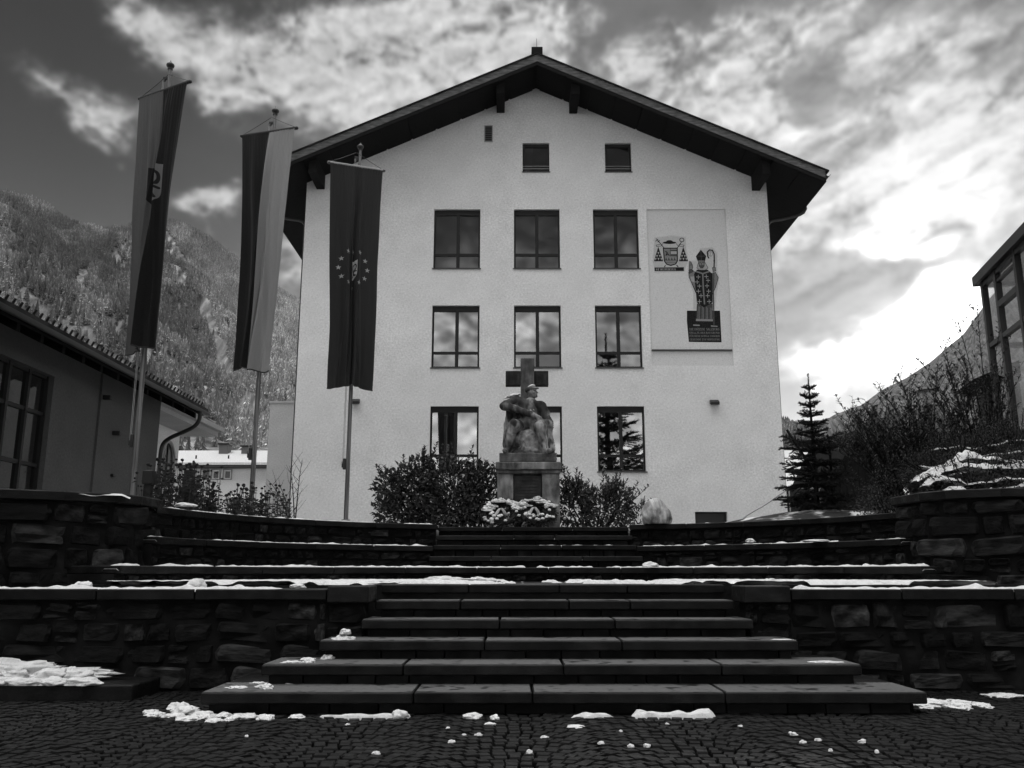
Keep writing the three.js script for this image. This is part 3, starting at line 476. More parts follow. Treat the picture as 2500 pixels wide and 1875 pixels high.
  for (const [t, Y, f] of [['D\u0130E D\u0130\u00d6ZESE  SALZBURG', 1418, 42], ['STELLTE DEN BAUGRUND', 1455, 32], ['F\u00dcR DIESE SCHULE UNSERER', 1490, 32], ['GEMEINDE ZUR VERF\u00dcGUNG', 1528, 32]]) { x.font = `${f}px serif`; const [a, d] = C(592, Y); x.fillText(t.replace(/\u0130/g, 'I'), a, d, 372); }
  for (let i = 0; i < 60000; i++) { const g = r() < 0.5 ? 30 : 220; x.fillStyle = `rgba(${g},${g},${g},0.10)`; x.fillRect(r() * 1000, r() * 2040, 2 + r() * 4, 2 + r() * 5); }
  const mt = new THREE.CanvasTexture(c); mt.colorSpace = THREE.SRGBColorSpace; mt.magFilter = THREE.LinearFilter; mt.anisotropy = 8;
  part('mural', new THREE.PlaneGeometry(rec[2] - rec[0], rec[3] - rec[1]).translate((rec[0] + rec[2]) / 2, (rec[1] + rec[3]) / 2, ZF - 0.05), M(0.78, 0.95, { map: mt, bumpMap: T.plasterB, bumpScale: 0.004 }), b, null, 'painted mural of a robed bishop beside a coat of arms');
  part('mural_ledge', rbx(rec[0] + 0.02, rec[2] - 0.02, 8.70, 8.76, ZF - 0.049, ZF + 0.015, 0.01), mat.sill, b);
  // windows
  const rw = rng(95);
  wins.forEach(([x0, y0, x1, y1], k) => {
    const w = sub('window', b), z = ZF - 0.15, f = 0.065, xm = (x0 + x1) / 2 + (k % 3 === 0 ? 0.04 : 0), ym = y0 + (y1 - y0) * 0.245, yt = y1 - 0.20;
    part('frame', merge([bx(x0 + 0.002, x0 + f, y0 + 0.002, y1 - 0.002, z - 0.04, z + 0.04), bx(x1 - f, x1 - 0.002, y0 + 0.002, y1 - 0.002, z - 0.04, z + 0.04), bx(x0 + f, x1 - f, y0 + 0.002, y0 + f, z - 0.04, z + 0.04), bx(x0 + f, x1 - f, yt, y1 - 0.002, z - 0.05, z + 0.05), bx(xm - 0.06, xm + 0.06, y0 + f, yt, z - 0.04, z + 0.045), bx(x0 + f, xm - 0.06, ym - 0.045, ym + 0.045, z - 0.04, z + 0.042), bx(xm + 0.06, x1 - f, ym - 0.045, ym + 0.045, z - 0.04, z + 0.042)]), mat.frame, w);
    for (const [a, q, lo, hi] of [[x0 + f, xm - 0.06, ym + 0.045, yt], [xm + 0.06, x1 - f, ym + 0.045, yt], [x0 + f, xm - 0.06, y0 + f, ym - 0.045], [xm + 0.06, x1 - f, y0 + f, ym - 0.045]]) {
      const p = part('pane', new THREE.PlaneGeometry(q - a + 0.02, hi - lo + 0.02), mat.glass, w, [(a + q) / 2, (lo + hi) / 2, z]); p.rotation.set((rw() - 0.5) * 0.004, (rw() - 0.5) * 0.004, 0);
    }
    part('sill', rbx(x0 - 0.04, x1 + 0.04, y0 - 0.035, y0 - 0.001, ZF - 0.1, ZF + 0.05, 0.006), mat.sill, w);
  });
  for (const [x0, y0, x1, y1] of small) {
    const w = sub('window', b), z = ZF - 0.15, f = 0.07;
    part('frame', merge([bx(x0 + 0.002, x0 + f, y0 + 0.002, y1 - 0.002, z - 0.04, z + 0.04), bx(x1 - f, x1 - 0.002, y0 + 0.002, y1 - 0.002, z - 0.04, z + 0.04), bx(x0 + f, x1 - f, y0 + 0.002, y0 + f, z - 0.04, z + 0.04), bx(x0 + f, x1 - f, y1 - 0.12, y1 - 0.002, z - 0.05, z + 0.05)]), mat.frame, w);
    for (const y of [y0 + 0.14, y0 + 0.24]) part('guard_bar', new THREE.CylinderGeometry(0.014, 0.014, x1 - x0 - 0.004, 8).rotateZ(Math.PI / 2).translate((x0 + x1) / 2, y, ZF - 0.05), mat.metal, w);
    const p = part('pane', new THREE.PlaneGeometry(x1 - x0 - 2 * f + 0.02, y1 - y0 - f - 0.1), mat.glass, w, [(x0 + x1) / 2, (y0 + y1) / 2 - 0.02, z]); p.rotation.x = 0.002;
    part('sill', rbx(x0 - 0.03, x1 + 0.03, y0 - 0.03, y0 - 0.001, ZF - 0.1, ZF + 0.04, 0.006), mat.sill, w);
  }
  { const w = sub('cellar_window', b); part('frame', merge([bx(cellar[0] + 0.002, cellar[2] - 0.002, cellar[3] - 0.06, cellar[3] - 0.002, ZF - 0.24, ZF - 0.16), bx(cellar[0] + 0.002, cellar[0] + 0.05, cellar[1], cellar[3] - 0.06, ZF - 0.24, ZF - 0.16), bx(cellar[2] - 0.05, cellar[2] - 0.002, cellar[1], cellar[3] - 0.06, ZF - 0.24, ZF - 0.16)]), mat.frame, w); part('pane', new THREE.PlaneGeometry(cellar[2] - cellar[0] - 0.09, 0.55).translate((cellar[0] + cellar[2]) / 2, 2.78, ZF - 0.2), M(0.02, 0.3), w); }
  { const v = sub('vent_grille', b); part('vent_frame', merge([bx(-1.03, -0.995, 16.67, 17.34, ZF, ZF + 0.03), bx(-0.745, -0.71, 16.67, 17.34, ZF, ZF + 0.03), bx(-0.995, -0.745, 17.31, 17.34, ZF, ZF + 0.03), bx(-0.995, -0.745, 16.67, 16.70, ZF, ZF + 0.03)]), M(0.3, 0.6), v); part('vent_back', bx(-0.995, -0.745, 16.70, 17.31, ZF + 0.001, ZF + 0.006), mat.frame, v); for (let k = 0; k < 8; k++) part('slat', box(0.25, 0.012, 0.03).rotateX(0.6), M(0.16, 0.6), v, [-0.87, 16.74 + k * 0.075, ZF + 0.018]); }
  // roof
  const rf = sub('roof', b), sl = 0.45, zf = -28.4, zb = -53.2, ex = 10.0, top = 19.29, th = 0.42;
  const slopeP = (s, dy0, dy1, x0 = 0, x1 = ex) => poly2([[XM + s * x0, top + dy1 - sl * x0], [XM + s * x1, top + dy1 - sl * x1], [XM + s * x1, top + dy0 - sl * x1], [XM + s * x0, top + dy0 - sl * x0]]);
  for (const s of [-1, 1]) {
    part('roof_slab', uvm(slabXY(slopeP(s, -th, -0.02), zf - 0.04, zb), 0.4), mat.darkWood, rf);
    part('roof_covering', uvm(slabXY(slopeP(s, -0.018, 0.03, 0, ex + 0.12), zf + 0.05, zb), 0.5), mat.tile, rf);
    part('fascia_board', uvm(slabXY(slopeP(s, -0.30, -0.02), zf, zf - 0.038), 0.6), mat.fascia, rf); part('verge_board', uvm(slabXY(slopeP(s, -0.44, -0.302), zf - 0.012, zf - 0.038), 0.6), mat.darkWood, rf);
    for (let k = 0; k < 11; k++) { const xx = 0.55 + k * 0.9; part('soffit_board', slabXY(slopeP(s, -th - 0.035, -th - 0.002, xx - 0.42, xx + 0.42), zf - 0.05, ZF - 0.01), mat.darkWood, rf); }
    // gutter and eave fascia along the side, rainwater pipe back to the wall
    part('eave_board', bx(XM + s * ex, XM + s * (ex + 0.03), top - sl * ex - th, top - sl * ex - 0.03, zf - 0.05, zb), mat.darkWood, rf);
    part('gutter', new THREE.CylinderGeometry(0.085, 0.085, zf - zb - 0.1, 10, 1, true, s > 0 ? Math.PI / 2 : Math.PI / 2, Math.PI).rotateX(Math.PI / 2).rotateZ(Math.PI).translate(XM + s * (ex + 0.12), top - sl * ex - 0.12, (zf + zb) / 2), M(0.06, 0.5, { metalness: 0.5, side: THREE.DoubleSide }), rf);
    const ye = top - sl * ex - 0.2, xe = XM + s * (ex + 0.1), xw = s > 0 ? XR + 0.1 : XL - 0.1;
    part('rainwater_pipe', tube([[xe, ye, -30.9], [xe, ye - 0.22, -30.9], [xe - s * 0.14, ye - 0.36, -30.9], [lerp(xe, xw, 0.5), ye - 0.62, -30.75], [xw + s * 0.1, ye - 0.86, -30.5], [xw, ye - 1.0, -30.45], [xw, ye - 1.3, -30.45], [xw, 8, -30.45], [xw, 1.8, -30.45]], 0.055, 80), mat.darkMetal, rf);
  }
  for (const X of [-7.0, -0.42, 2.28, 8.92]) part('purlin', uvm(rbx(X - 0.15, X + 0.15, top - sl * Math.abs(X - XM) - th - 0.42 - (Math.abs(X - XM) > 5 ? 0.1 : 0), top - sl * Math.abs(X - XM) - th + 0.05, ZF - 0.02, -28.62, 0.02), 0.6), mat.darkWood, rf);
  part('ridge_block', merge([rbx(XM - 0.2, XM + 0.2, top - 0.02, top + 0.26, -29.2, -28.36, 0.02), bx(XM - 0.14, XM + 0.14, top, top + 0.14, zb, -29.2)]), mat.darkWood, rf);
  part('lightning_rod', new THREE.CylinderGeometry(0.008, 0.012, 0.62, 6).translate(XM, top + 0.56, -28.8), mat.darkMetal, rf);
  for (const [X, Y] of [[-5.42, 6.86], [7.0, 6.83]]) { const l = sub('wall_lamp', b); part('lamp_hood', new THREE.ExtrudeGeometry(poly2([[0, -0.02], [0.2, -0.08], [0.22, 0.0], [0.06, 0.1], [0, 0.1]]), { depth: 0.28, bevelEnabled: true, bevelSize: 0.008, bevelThickness: 0.008, bevelSegments: 1 }).rotateY(-Math.PI / 2).translate(X + 0.14, Y, ZF + 0.005), mat.darkMetal, l); part('lamp_glass', rbx(X - 0.1, X + 0.1, Y - 0.085, Y - 0.06, ZF + 0.05, ZF + 0.15, 0.006), M(0.3, 0.3), l); }
}
// ------------------------------------------------------------------ handrail beside the school
{
  const h = thing('handrail', 'slim metal handrail climbing past the lower corner of the school', 'handrail', [0, 0, 0]);
  part('rail', tube([[7.1, 2.1, -27.5], [7.12, 2.62, -27.5], [7.2, 2.76, -27.5], [7.9, 3.18, -27.5], [8.55, 3.6, -27.5], [8.68, 3.65, -27.5], [9.6, 3.66, -27.5]], 0.028, 60), mat.metal, h);
  for (const [x, y] of [[8.62, 3.6], [9.55, 3.64]]) part('post', new THREE.CylinderGeometry(0.02, 0.02, y - 1.7, 8).translate(x, (y + 1.7) / 2, -27.5), mat.metal, h);
}
// ------------------------------------------------------------------ neighbouring buildings
{
  const a = thing('annex', 'plain grey flat-roofed annex standing behind the edge of the school', 'building', [0, 0, 0]);
  part('wall', uvm(bx(-11.17, -7.62, 1.5, 8.76, -48, -40), 0.25), mat.plasterMid, a); part('parapet_cap', bx(-11.22, -7.62, 8.762, 8.85, -48.05, -39.94), mat.metal, a);
  part('wall_lamp', rbx(-10.0, -9.86, 7.98, 8.1, -40, -39.88, 0.02), mat.darkMetal, a); part('wall_lamp', rbx(-9.86, -9.7, 4.52, 4.66, -40, -39.86, 0.02), mat.darkMetal, a);
}
{
  // long building whose side wall runs away from the viewer
  const b = thing('hall_building', 'dark hall with long sloping eaves beside the first flagpole', 'building', [0, 0, 0]), X = -8.7, d0 = 3, d1 = 21.45;
  const sh = poly2([[d0, 0.5], [d1, 0.5], [d1, 5.5], [d0, 5.5]]), win = [11.2, 2.2, 16.35, 4.72], door = [19.25, 1.6, 20.25, 3.22];
  for (const [a, y0, q, y1] of [win, door]) sh.holes.push(new THREE.Path([[a, y0], [a, y1], [q, y1], [q, y0]].map((p) => new THREE.Vector2(...p))));
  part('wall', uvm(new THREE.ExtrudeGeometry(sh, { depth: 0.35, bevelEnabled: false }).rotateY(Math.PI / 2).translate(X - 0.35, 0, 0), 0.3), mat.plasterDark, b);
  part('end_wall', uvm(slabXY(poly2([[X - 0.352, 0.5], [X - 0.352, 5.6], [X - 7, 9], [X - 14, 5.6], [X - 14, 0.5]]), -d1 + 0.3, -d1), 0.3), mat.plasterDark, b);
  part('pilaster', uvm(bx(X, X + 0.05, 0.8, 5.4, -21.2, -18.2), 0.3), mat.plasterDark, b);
  part('interior', bx(X - 5, X - 4.9, 0.5, 6, -d1 + 0.3, -d0), mat.roomDark, b);
  const w = sub('window', b); const bars = []; for (const y of [2.2, 2.98, 3.95, 4.66]) bars.push(bx(X - 0.2, X - 0.12, y, y + 0.07, -win[2], -win[0])); part('frame', merge(bars), mat.frame, w);
  for (let k = 0; k < 9; k++) { const d = win[0] + k * (win[2] - win[0]) / 8; part('mullion', bx(X - 0.22, X - 0.10, 2.2, 4.72, -d - 0.035, -d + 0.035), mat.frame, w); if (k < 8) for (const [y0, y1] of [[2.27, 2.98], [3.05, 3.95], [4.02, 4.66]]) part('pane', new THREE.PlaneGeometry((win[2] - win[0]) / 8 - 0.06, y1 - y0).rotateY(Math.PI / 2).translate(X - 0.16, (y0 + y1) / 2, -d - (win[2] - win[0]) / 16), mat.hallGlass, w); }
  const dr = sub('door', b); part('door_leaf', bx(X - 0.25, X - 0.2, 1.6, 3.22, -20.25, -19.25), mat.frame, dr); part('door_frame', merge([bx(X - 0.2, X + 0.02, 3.224, 3.3, -20.33, -19.17), bx(X - 0.2, X + 0.02, 1.6, 3.22, -20.33, -20.254), bx(X - 0.2, X + 0.02, 1.6, 3.22, -19.246, -19.17)]), mat.sill, dr);
  const r = sub('roof', b), xe = -7.72, ye = 5.05, rise = 0.5, prof = (a, q, lo, hi) => poly2([[a, ye + lo - (a - xe) * rise], [a, ye + hi - (a - xe) * rise], [q, ye + hi - (q - xe) * rise], [q, ye + lo - (q - xe) * rise]]);
  part('roof_slab', uvm(slabXY(prof(-16, xe, -0.16, 0.02), -2, -21.65), 0.5), mat.darkWood, r); part('roof_covering', uvm(slabXY(prof(-16, xe + 0.1, 0.022, 0.09), -2, -21.75), 0.5), mat.tile, r);
  for (let k = 0; k < 46; k++) part('roof_tile', new THREE.CylinderGeometry(0.025, 0.03, 0.2, 6, 1, false, 0, Math.PI).rotateZ(-0.46).rotateX(0), mat.tile, r, [xe + 0.02, ye + 0.07, -12.4 - k * 0.2]);
  for (let k = 0; k < 14; k++) part('rafter', uvm(slabXY(prof(-8.695, xe - 0.06, -0.3, -0.162), -11.9 - k * 0.72, -12.0 - k * 0.72), 0.5), mat.darkWood, r);
  part('gutter', new THREE.CylinderGeometry(0.07, 0.07, 10, 10, 1, true, Math.PI / 2, Math.PI).rotateX(Math.PI / 2).rotateZ(Math.PI).translate(xe + 0.09, ye - 0.06, -16.7), M(0.05, 0.5, { metalness: 0.5, side: THREE.DoubleSide }), r);
  part('rainwater_pipe', tube([[xe + 0.09, ye - 0.12, -21.2], [xe + 0.09, ye - 0.3, -21.2], [xe - 0.02, ye - 0.46, -21.25], [X + 0.3, ye - 0.75, -21.4], [X + 0.12, ye - 0.86, -21.5], [X + 0.08, ye - 1.0, -21.5], [X + 0.08, 3, -21.5], [X + 0.08, 1.7, -21.5]], 0.05, 60), mat.darkMetal, r);
  for (const [y, d] of [[3.98, 18.9], [4.65, 18.3]]) { const l = sub('wall_lamp', b); part('lamp_body', rbx(X + 0.05, X + 0.22, y, y + 0.1, -d - 0.06, -d + 0.06, 0.02), mat.darkMetal, l); }
  part('meter_box', rbx(X + 0.05, X + 0.12, 3.1, 3.16, -19.1, -18.95, 0.01), mat.darkMetal, b);
}
{
  const b = thing('chapel_block', 'pale flat-roofed block with an oval window behind the hall', 'building', [0, 0, 0]), X = -10;
  const sh = poly2([[22.2, 1], [26.25, 1], [26.25, 5.2], [22.2, 5.2]]), e = new THREE.Path(); e.absellipse(25.5, 4.2, 0.46, 0.6, 0, Math.PI * 2, true); sh.holes.push(e);
  part('wall', uvm(new THREE.ExtrudeGeometry(sh, { depth: 0.3, bevelEnabled: false, curveSegments: 32 }).rotateY(Math.PI / 2).translate(X - 0.3, 0, 0), 0.3), mat.plaster, b);
  part('end_wall', uvm(bx(X - 5, X - 0.302, 1, 5.2, -26.25, -25.95), 0.3), mat.plaster, b);
  const w = sub('oval_window', b); part('pane', new THREE.CircleGeometry(1, 32).scale(0.46, 0.6, 1).rotateY(Math.PI / 2).translate(X - 0.035, 4.2, -25.5), M(0.02, 0.15), w); part('muntin', merge([bx(X - 0.033, X - 0.012, 3.61, 4.79, -25.52, -25.48), bx(X - 0.033, X - 0.015, 4.18, 4.22, -25.94, -25.06)]), mat.frame, w);
  const tor = new THREE.TorusGeometry(0.5, 0.035, 8, 40).scale(0.98, 1.24, 1).rotateY(Math.PI / 2).translate(X + 0.005, 4.2, -25.5); part('surround', tor, M(0.3, 0.8), w);
  part('roof_slab', uvm(merge([bx(X - 5.3, X + 0.9, 5.2, 5.34, -27.0, -21.9), bx(X - 5.3, X + 1.05, 5.342, 5.48, -27.15, -21.9)]), 0.4), mat.plasterGrey, b); part('roof_snow', lump(3, 3.2, 0.09, 2.6, 4, 0.04, 3, -0.2).translate(X - 2.1, 5.47, -24.5), mat.snow, b);
}
{
  const b = thing('low_house', 'low white house with snow-covered roof and three small square windows', 'house', [0, 0, 0]), D = -56, W0 = -24.5, W1 = -13.5;
  const sh = poly2([[W0, 1.5], [W1, 1.5], [W1, 7.75], [W0, 7.75]]), wx = [-19.78, -19.08, -18.34], door = [-20.85, 3, -20.15, 7.5];
  const w0 = 6.93, w1 = 7.5, ww = 0.46;
  for (const x of wx) sh.holes.push(new THREE.Path([[x, w0], [x, w1], [x + ww, w1], [x + ww, w0]].map((p) => new THREE.Vector2(...p))));
  part('wall', uvm(slabXY(sh, D, D - 0.3), 0.25), mat.plaster, b); part('interior', bx(W0, W1, 1.5, 7.7, D - 2.1, D - 2), mat.roomDark, b);
  for (const x of wx) { const w = sub('window', b); part('frame', merge([bx(x - 0.07, x, w0 - 0.06, w1 + 0.06, D, D + 0.04), bx(x + ww, x + ww + 0.07, w0 - 0.06, w1 + 0.06, D, D + 0.04), bx(x, x + ww, w1, w1 + 0.06, D, D + 0.04), bx(x, x + ww, w0 - 0.06, w0, D, D + 0.04)]), M(0.25, 0.8), w); part('casement', merge([bx(x + 0.002, x + 0.07, w0 + 0.002, w1 - 0.002, D - 0.12, D - 0.05), bx(x + ww - 0.07, x + ww - 0.002, w0 + 0.002, w1 - 0.002, D - 0.12, D - 0.05), bx(x + 0.07, x + ww - 0.07, w1 - 0.07, w1 - 0.002, D - 0.12, D - 0.05), bx(x + 0.07, x + ww - 0.07, w0 + 0.002, w0 + 0.07, D - 0.12, D - 0.05)]), M(0.75, 0.6), w); part('pane', new THREE.PlaneGeometry(ww - 0.12, w1 - w0 - 0.12).translate(x + ww / 2, (w0 + w1) / 2, D - 0.1), mat.hallGlass, w); }
  part('door', bx(door[0], door[2], door[1], door[3], D, D + 0.06), mat.frame, b);
  const r = sub('roof', b); part('roof_slab', new THREE.ExtrudeGeometry(poly2([[-D - 0.6, 7.72], [-D + 3.4, 9.0], [-D + 7.4, 7.72], [-D + 7.4, 7.6], [-D - 0.6, 7.6]]), { depth: W1 - W0 + 1, bevelEnabled: false }).rotateY(Math.PI / 2).translate(W0 - 0.5, 0, 0), mat.darkWood, r);
  part('roof_snow', new THREE.ExtrudeGeometry(poly2([[-D - 0.62, 7.76], [-D - 0.6, 7.92], [-D + 3.4, 9.22], [-D + 7.4, 7.92], [-D + 7.4, 7.76], [-D + 3.4, 9.03]]), { depth: W1 - W0 + 1, bevelEnabled: false }).rotateY(Math.PI / 2).translate(W0 - 0.5, 0, 0), mat.snow, r);
  part('gutter', bx(W0 - 0.5, W1 + 0.5, 7.58, 7.7, D + 0.62, D + 0.72), mat.darkMetal, r);
  for (const [x, h] of [[-19.2, 0.75], [-17.7, 0.6]]) { part('chimney', uvm(bx(x - 0.3, x + 0.3, 8.2, 8.7 + h, D - 2.9, D - 2.2), 0.5), M(0.12, 0.9), r); part('chimney_cap', rbx(x - 0.38, x + 0.38, 8.702 + h, 8.8 + h, D - 3.0, D - 2.1, 0.02), mat.frame, r); }
  for (const x of [-20.4, -18.3]) part('roof_pipe', new THREE.CylinderGeometry(0.05, 0.05, 0.35, 8).translate(x, 8.35, D - 0.6), mat.frame, r);
  part('rainwater_pipe', tube([[-14.8, 7.6, D + 0.6], [-14.75, 6.8, D + 0.12], [-14.72, 5, D + 0.12], [-14.7, 2, D + 0.12]], 0.05, 30), mat.darkMetal, b);
}
// houses beyond the spruce
function farHouse(label, x0, x1, d, yb, ye, rise, m) {
  const b = thing('distant_house', label, 'house', [0, 0, 0]), D = -d, xm = (x0 + x1) / 2, dep = 9;
  const sh = poly2([[x0, yb], [x1, yb], [x1, ye], [x0, ye]]), wx = []; for (let x = x0 + 0.7; x < x1 - 1.4; x += 1.9) { wx.push(x); sh.holes.push(new THREE.Path([[x, ye - 1.7], [x, ye - 0.5], [x + 0.9, ye - 0.5], [x + 0.9, ye - 1.7]].map((p) => new THREE.Vector2(...p)))); }
  part('wall', uvm(slabXY(sh, D, D - 0.3), 0.25), m, b); part('interior', bx(x0, x1, yb, ye - 0.1, D - 2.1, D - 2), mat.roomDark, b);
  for (const x of wx) { const w = sub('window', b); part('frame', merge([bx(x, x + 0.07, ye - 1.7, ye - 0.5, D - 0.15, D - 0.08), bx(x + 0.83, x + 0.9, ye - 1.7, ye - 0.5, D - 0.15, D - 0.08), bx(x + 0.07, x + 0.83, ye - 0.57, ye - 0.5, D - 0.15, D - 0.08), bx(x + 0.07, x + 0.83, ye - 1.7, ye - 1.63, D - 0.15, D - 0.08)]), mat.frame, w); part('pane', new THREE.PlaneGeometry(0.78, 1.08).translate(x + 0.45, ye - 1.1, D - 0.12), mat.glass, w); }
  const r = sub('roof', b), P1 = [[d - 0.8, ye], [d + dep / 2, ye + rise], [d + dep, ye]], ex = (pts) => new THREE.ExtrudeGeometry(poly2(pts), { depth: x1 - x0 + 1.4, bevelEnabled: false }).rotateY(Math.PI / 2).translate(x0 - 0.7, 0, 0);
  part('roof_slab', ex([...P1, [d + dep, ye - 0.18], [d - 0.8, ye - 0.18]]), mat.darkWood, r); part('roof_snow', ex([[d - 0.85, ye + 0.02], [d - 0.8, ye + 0.2], [d + dep / 2, ye + rise + 0.24], [d + dep, ye + 0.2], [d + dep, ye + 0.02], [d + dep / 2, ye + rise + 0.02]]), mat.snow, r);
  return b;
}
farHouse('pale house with snow-covered roof seen behind the spruce trunk', 16.5, 24, 58, 1.6, 6.3, 1.5, mat.plasterGrey);
farHouse('upper white-roofed house peeping over the spruce branches', 17.5, 29, 84, 5, 10.6, 2.4, mat.plasterMid);
farHouse('dark timber house with snowy roof behind the bare shrubs', 24, 33, 70, 2, 6.5, 2.2, mat.darkWood);
{
  const b = thing('timber_barn', 'dark steep-gabled timber barn half hidden by the bare shrubs', 'barn', [0, 0, 0]), r = rng(97);
  const sh = [[11.9, 1.5], [15.6, 1.5], [15.6, 2.9], [13.7, 6.35], [11.9, 2.9]];
  part('wall', uvm(slabXY(poly2(sh), -35, -40), 0.5), mat.darkWood, b);
  for (let k = 0; k < 14; k++) { const x = 12.0 + k * 0.255, h = 6.2 - Math.abs(x + 0.12 - 13.7) * 1.88; part('board', box(0.235, h - 1.5, 0.03).translate(x + 0.12, (h + 1.5) / 2, -34.98), mat.darkWood, b); }
  const rf = sub('roof', b); for (const s of [-1, 1]) { part('roof_slab', slabXY(poly2([[13.7, 6.42], [13.7 + s * 2.2, 2.4], [13.7 + s * 2.2, 2.62], [13.7, 6.66]]), -34.6, -40.3), mat.darkWood, rf); }
}
{
  // glazed building: corner nearest the school, long wall coming towards the viewer
  const b = thing('glass_building', 'dark steel-framed glazed building behind the tall shrubs', 'building', [10.5, 0, -18.7], 0), t = Math.atan(0.2047), q = new THREE.Group();
  b.rotation.y = -t;   // local +z runs along the glazed wall towards the viewer, local +x into the building
  const top = 7.4, bot = 1.6;
  const post = (x, z, w = 0.12) => part('post', bx(x - w / 2, x + w / 2, bot, top, z - w / 2, z + w / 2), mat.darkMetal, b);
  const zs = [0, 0.85, 2.05, 3.0, 4.2, 5.4, 6.6]; for (const z of zs) { post(0, z); } for (const x of [1.6, 3.2, 4.8]) { post(x, 0); post(x, 6.6); } for (const z of [0, 2.05, 4.2, 6.6]) post(6.2, z);
  const rails = []; for (const y of [bot, 3.4, 5.88, 7.28]) { rails.push(bx(-0.05, 0.05, y, y + 0.1, 0.061, 6.54), bx(0.061, 6.2, y, y + 0.1, -0.05, 0.05), bx(6.15, 6.25, y, y + 0.1, 0.061, 6.54), bx(0.061, 6.14, y, y + 0.1, 6.55, 6.65)); }
  part('rail', merge(rails), mat.darkMetal, b); part('rail', merge([bx(-0.04, 0.04, 7.1, 7.16, 0.92, 1.98), bx(-0.06, 0.06, 6.55, 6.68, 0.92, 1.98)]), mat.darkMetal, b);
  for (let i = 0; i + 1 < zs.length; i++) for (const [y0, y1] of [[bot + 0.1, 3.4], [3.5, 5.88], [5.98, 7.28]]) part('pane', new THREE.PlaneGeometry(zs[i + 1] - zs[i] - 0.11, y1 - y0).rotateY(Math.PI / 2).translate(0, (y0 + y1) / 2, (zs[i] + zs[i + 1]) / 2), mat.clearGlass, b);
  for (let i = 0; i < 4; i++) for (const [y0, y1] of [[bot + 0.1, 3.4], [3.5, 5.88], [5.98, 7.28]]) { const a = [0, 1.6, 3.2, 4.8, 6.2]; part('pane', new THREE.PlaneGeometry(a[i + 1] - a[i] - 0.11, y1 - y0).translate((a[i] + a[i + 1]) / 2, (y0 + y1) / 2, 0), mat.clearGlass, b); }
  part('roof_slab', bx(-0.13, 6.5, top + 0.003, top + 0.16, -0.2, 6.9), mat.darkMetal, b); part('roof_edge', merge([bx(-0.16, -0.134, top - 0.02, top + 0.19, -0.2, 6.9), bx(-0.16, 6.5, top - 0.02, top + 0.19, -0.23, -0.203)]), mat.darkMetal, b);
  part('brace', limb(V(0.3, 5.9, 2.0), V(0.3, 7.2, 3.1), 0.03, 0.03, 6), mat.darkMetal, b); part('brace', limb(V(0.3, 5.9, 3.2), V(0.3, 7.2, 4.2), 0.03, 0.03, 6), mat.darkMetal, b);
  part('floor', bx(0.1, 6.1, 3.1, 3.35, 0.1, 6.5), mat.roomDark, b); part('inner_wall', bx(1.2, 6.1, 3.35, 5.2, 0.4, 0.5), mat.roomDark, b);
  const cn = sub('canopy', b); part('canopy_roof', new THREE.ExtrudeGeometry(poly2([[-0.2, 5.28], [0.75, 5.66], [0.75, 5.2], [0.13, 5.16]]), { depth: 1.6, bevelEnabled: false }).translate(-0.12, 0, -1.9), mat.darkWood, cn); part('canopy_wall', bx(0.15, 0.6, 1.6, 5.15, -1.9, -0.33), mat.roomDark, cn);
}
{
  const l = thing('street_lamp', 'street lamp with flat disc hood above the bare shrubs', 'lamp', [8.67, 1.79, -18]);
  part('pole', new THREE.CylinderGeometry(0.04, 0.06, 2.6, 12).translate(0, 1.3, 0), mat.darkMetal, l); part('collar', new THREE.CylinderGeometry(0.09, 0.06, 0.1, 16).translate(0, 2.64, 0), mat.darkMetal, l);
  part('globe', new THREE.LatheGeometry([[0.06, 2.7], [0.11, 2.76], [0.14, 2.9], [0.12, 3.0]].map((p) => new THREE.Vector2(...p)), 20), M(0.7, 0.3, { transmission: 0.5, thickness: 0, side: THREE.DoubleSide }), l);
  part('hood', new THREE.LatheGeometry([[0, 3.08], [0.12, 3.06], [0.23, 3.0], [0.235, 2.985], [0.1, 2.99], [0, 2.99]].map((p) => new THREE.Vector2(...p)), 28), mat.darkMetal, l);
}

// ------------------------------------------------------------------ flagpoles and hanging banners
function clothTex(draw) { const c = document.createElement('canvas'); c.width = 512; c.height = 2048; const x = c.getContext('2d'); draw(x); const t = new THREE.CanvasTexture(c); t.colorSpace = THREE.SRGBColorSpace; t.magFilter = THREE.LinearFilter; t.anisotropy = 8; return t; }
function shield(x, cx, cy, w, h, l, rgt, ink) {
  const half = (s, f) => { x.fillStyle = f; x.beginPath(); x.moveTo(cx, cy - h / 2); x.lineTo(cx + s * w / 2, cy - h / 2); x.lineTo(cx + s * w / 2, cy + h * 0.12); x.quadraticCurveTo(cx + s * w / 2, cy + h * 0.42, cx, cy + h / 2); x.closePath(); x.fill(); };
  if (l) half(-1, l); half(1, rgt); x.strokeStyle = ink; x.lineWidth = w * 0.09; x.lineCap = 'round';
  x.beginPath(); x.moveTo(cx + w * 0.06, cy + h * 0.36); x.quadraticCurveTo(cx + w * 0.3, cy + h * 0.15, cx + w * 0.13, cy - h * 0.02); x.quadraticCurveTo(cx + w * 0.02, cy - h * 0.2, cx + w * 0.2, cy - h * 0.3); x.quadraticCurveTo(cx + w * 0.42, cy - h * 0.34, cx + w * 0.4, cy - h * 0.12); x.quadraticCurveTo(cx + w * 0.36, cy + h * 0.02, cx + w * 0.24, cy - h * 0.03); x.stroke();
  x.beginPath(); x.moveTo(cx + w * 0.14, cy + h * 0.03); x.lineTo(cx + w * 0.42, cy + h * 0.08); x.moveTo(cx + w * 0.2, cy + h * 0.17); x.lineTo(cx + w * 0.34, cy + h * 0.3); x.stroke();
}
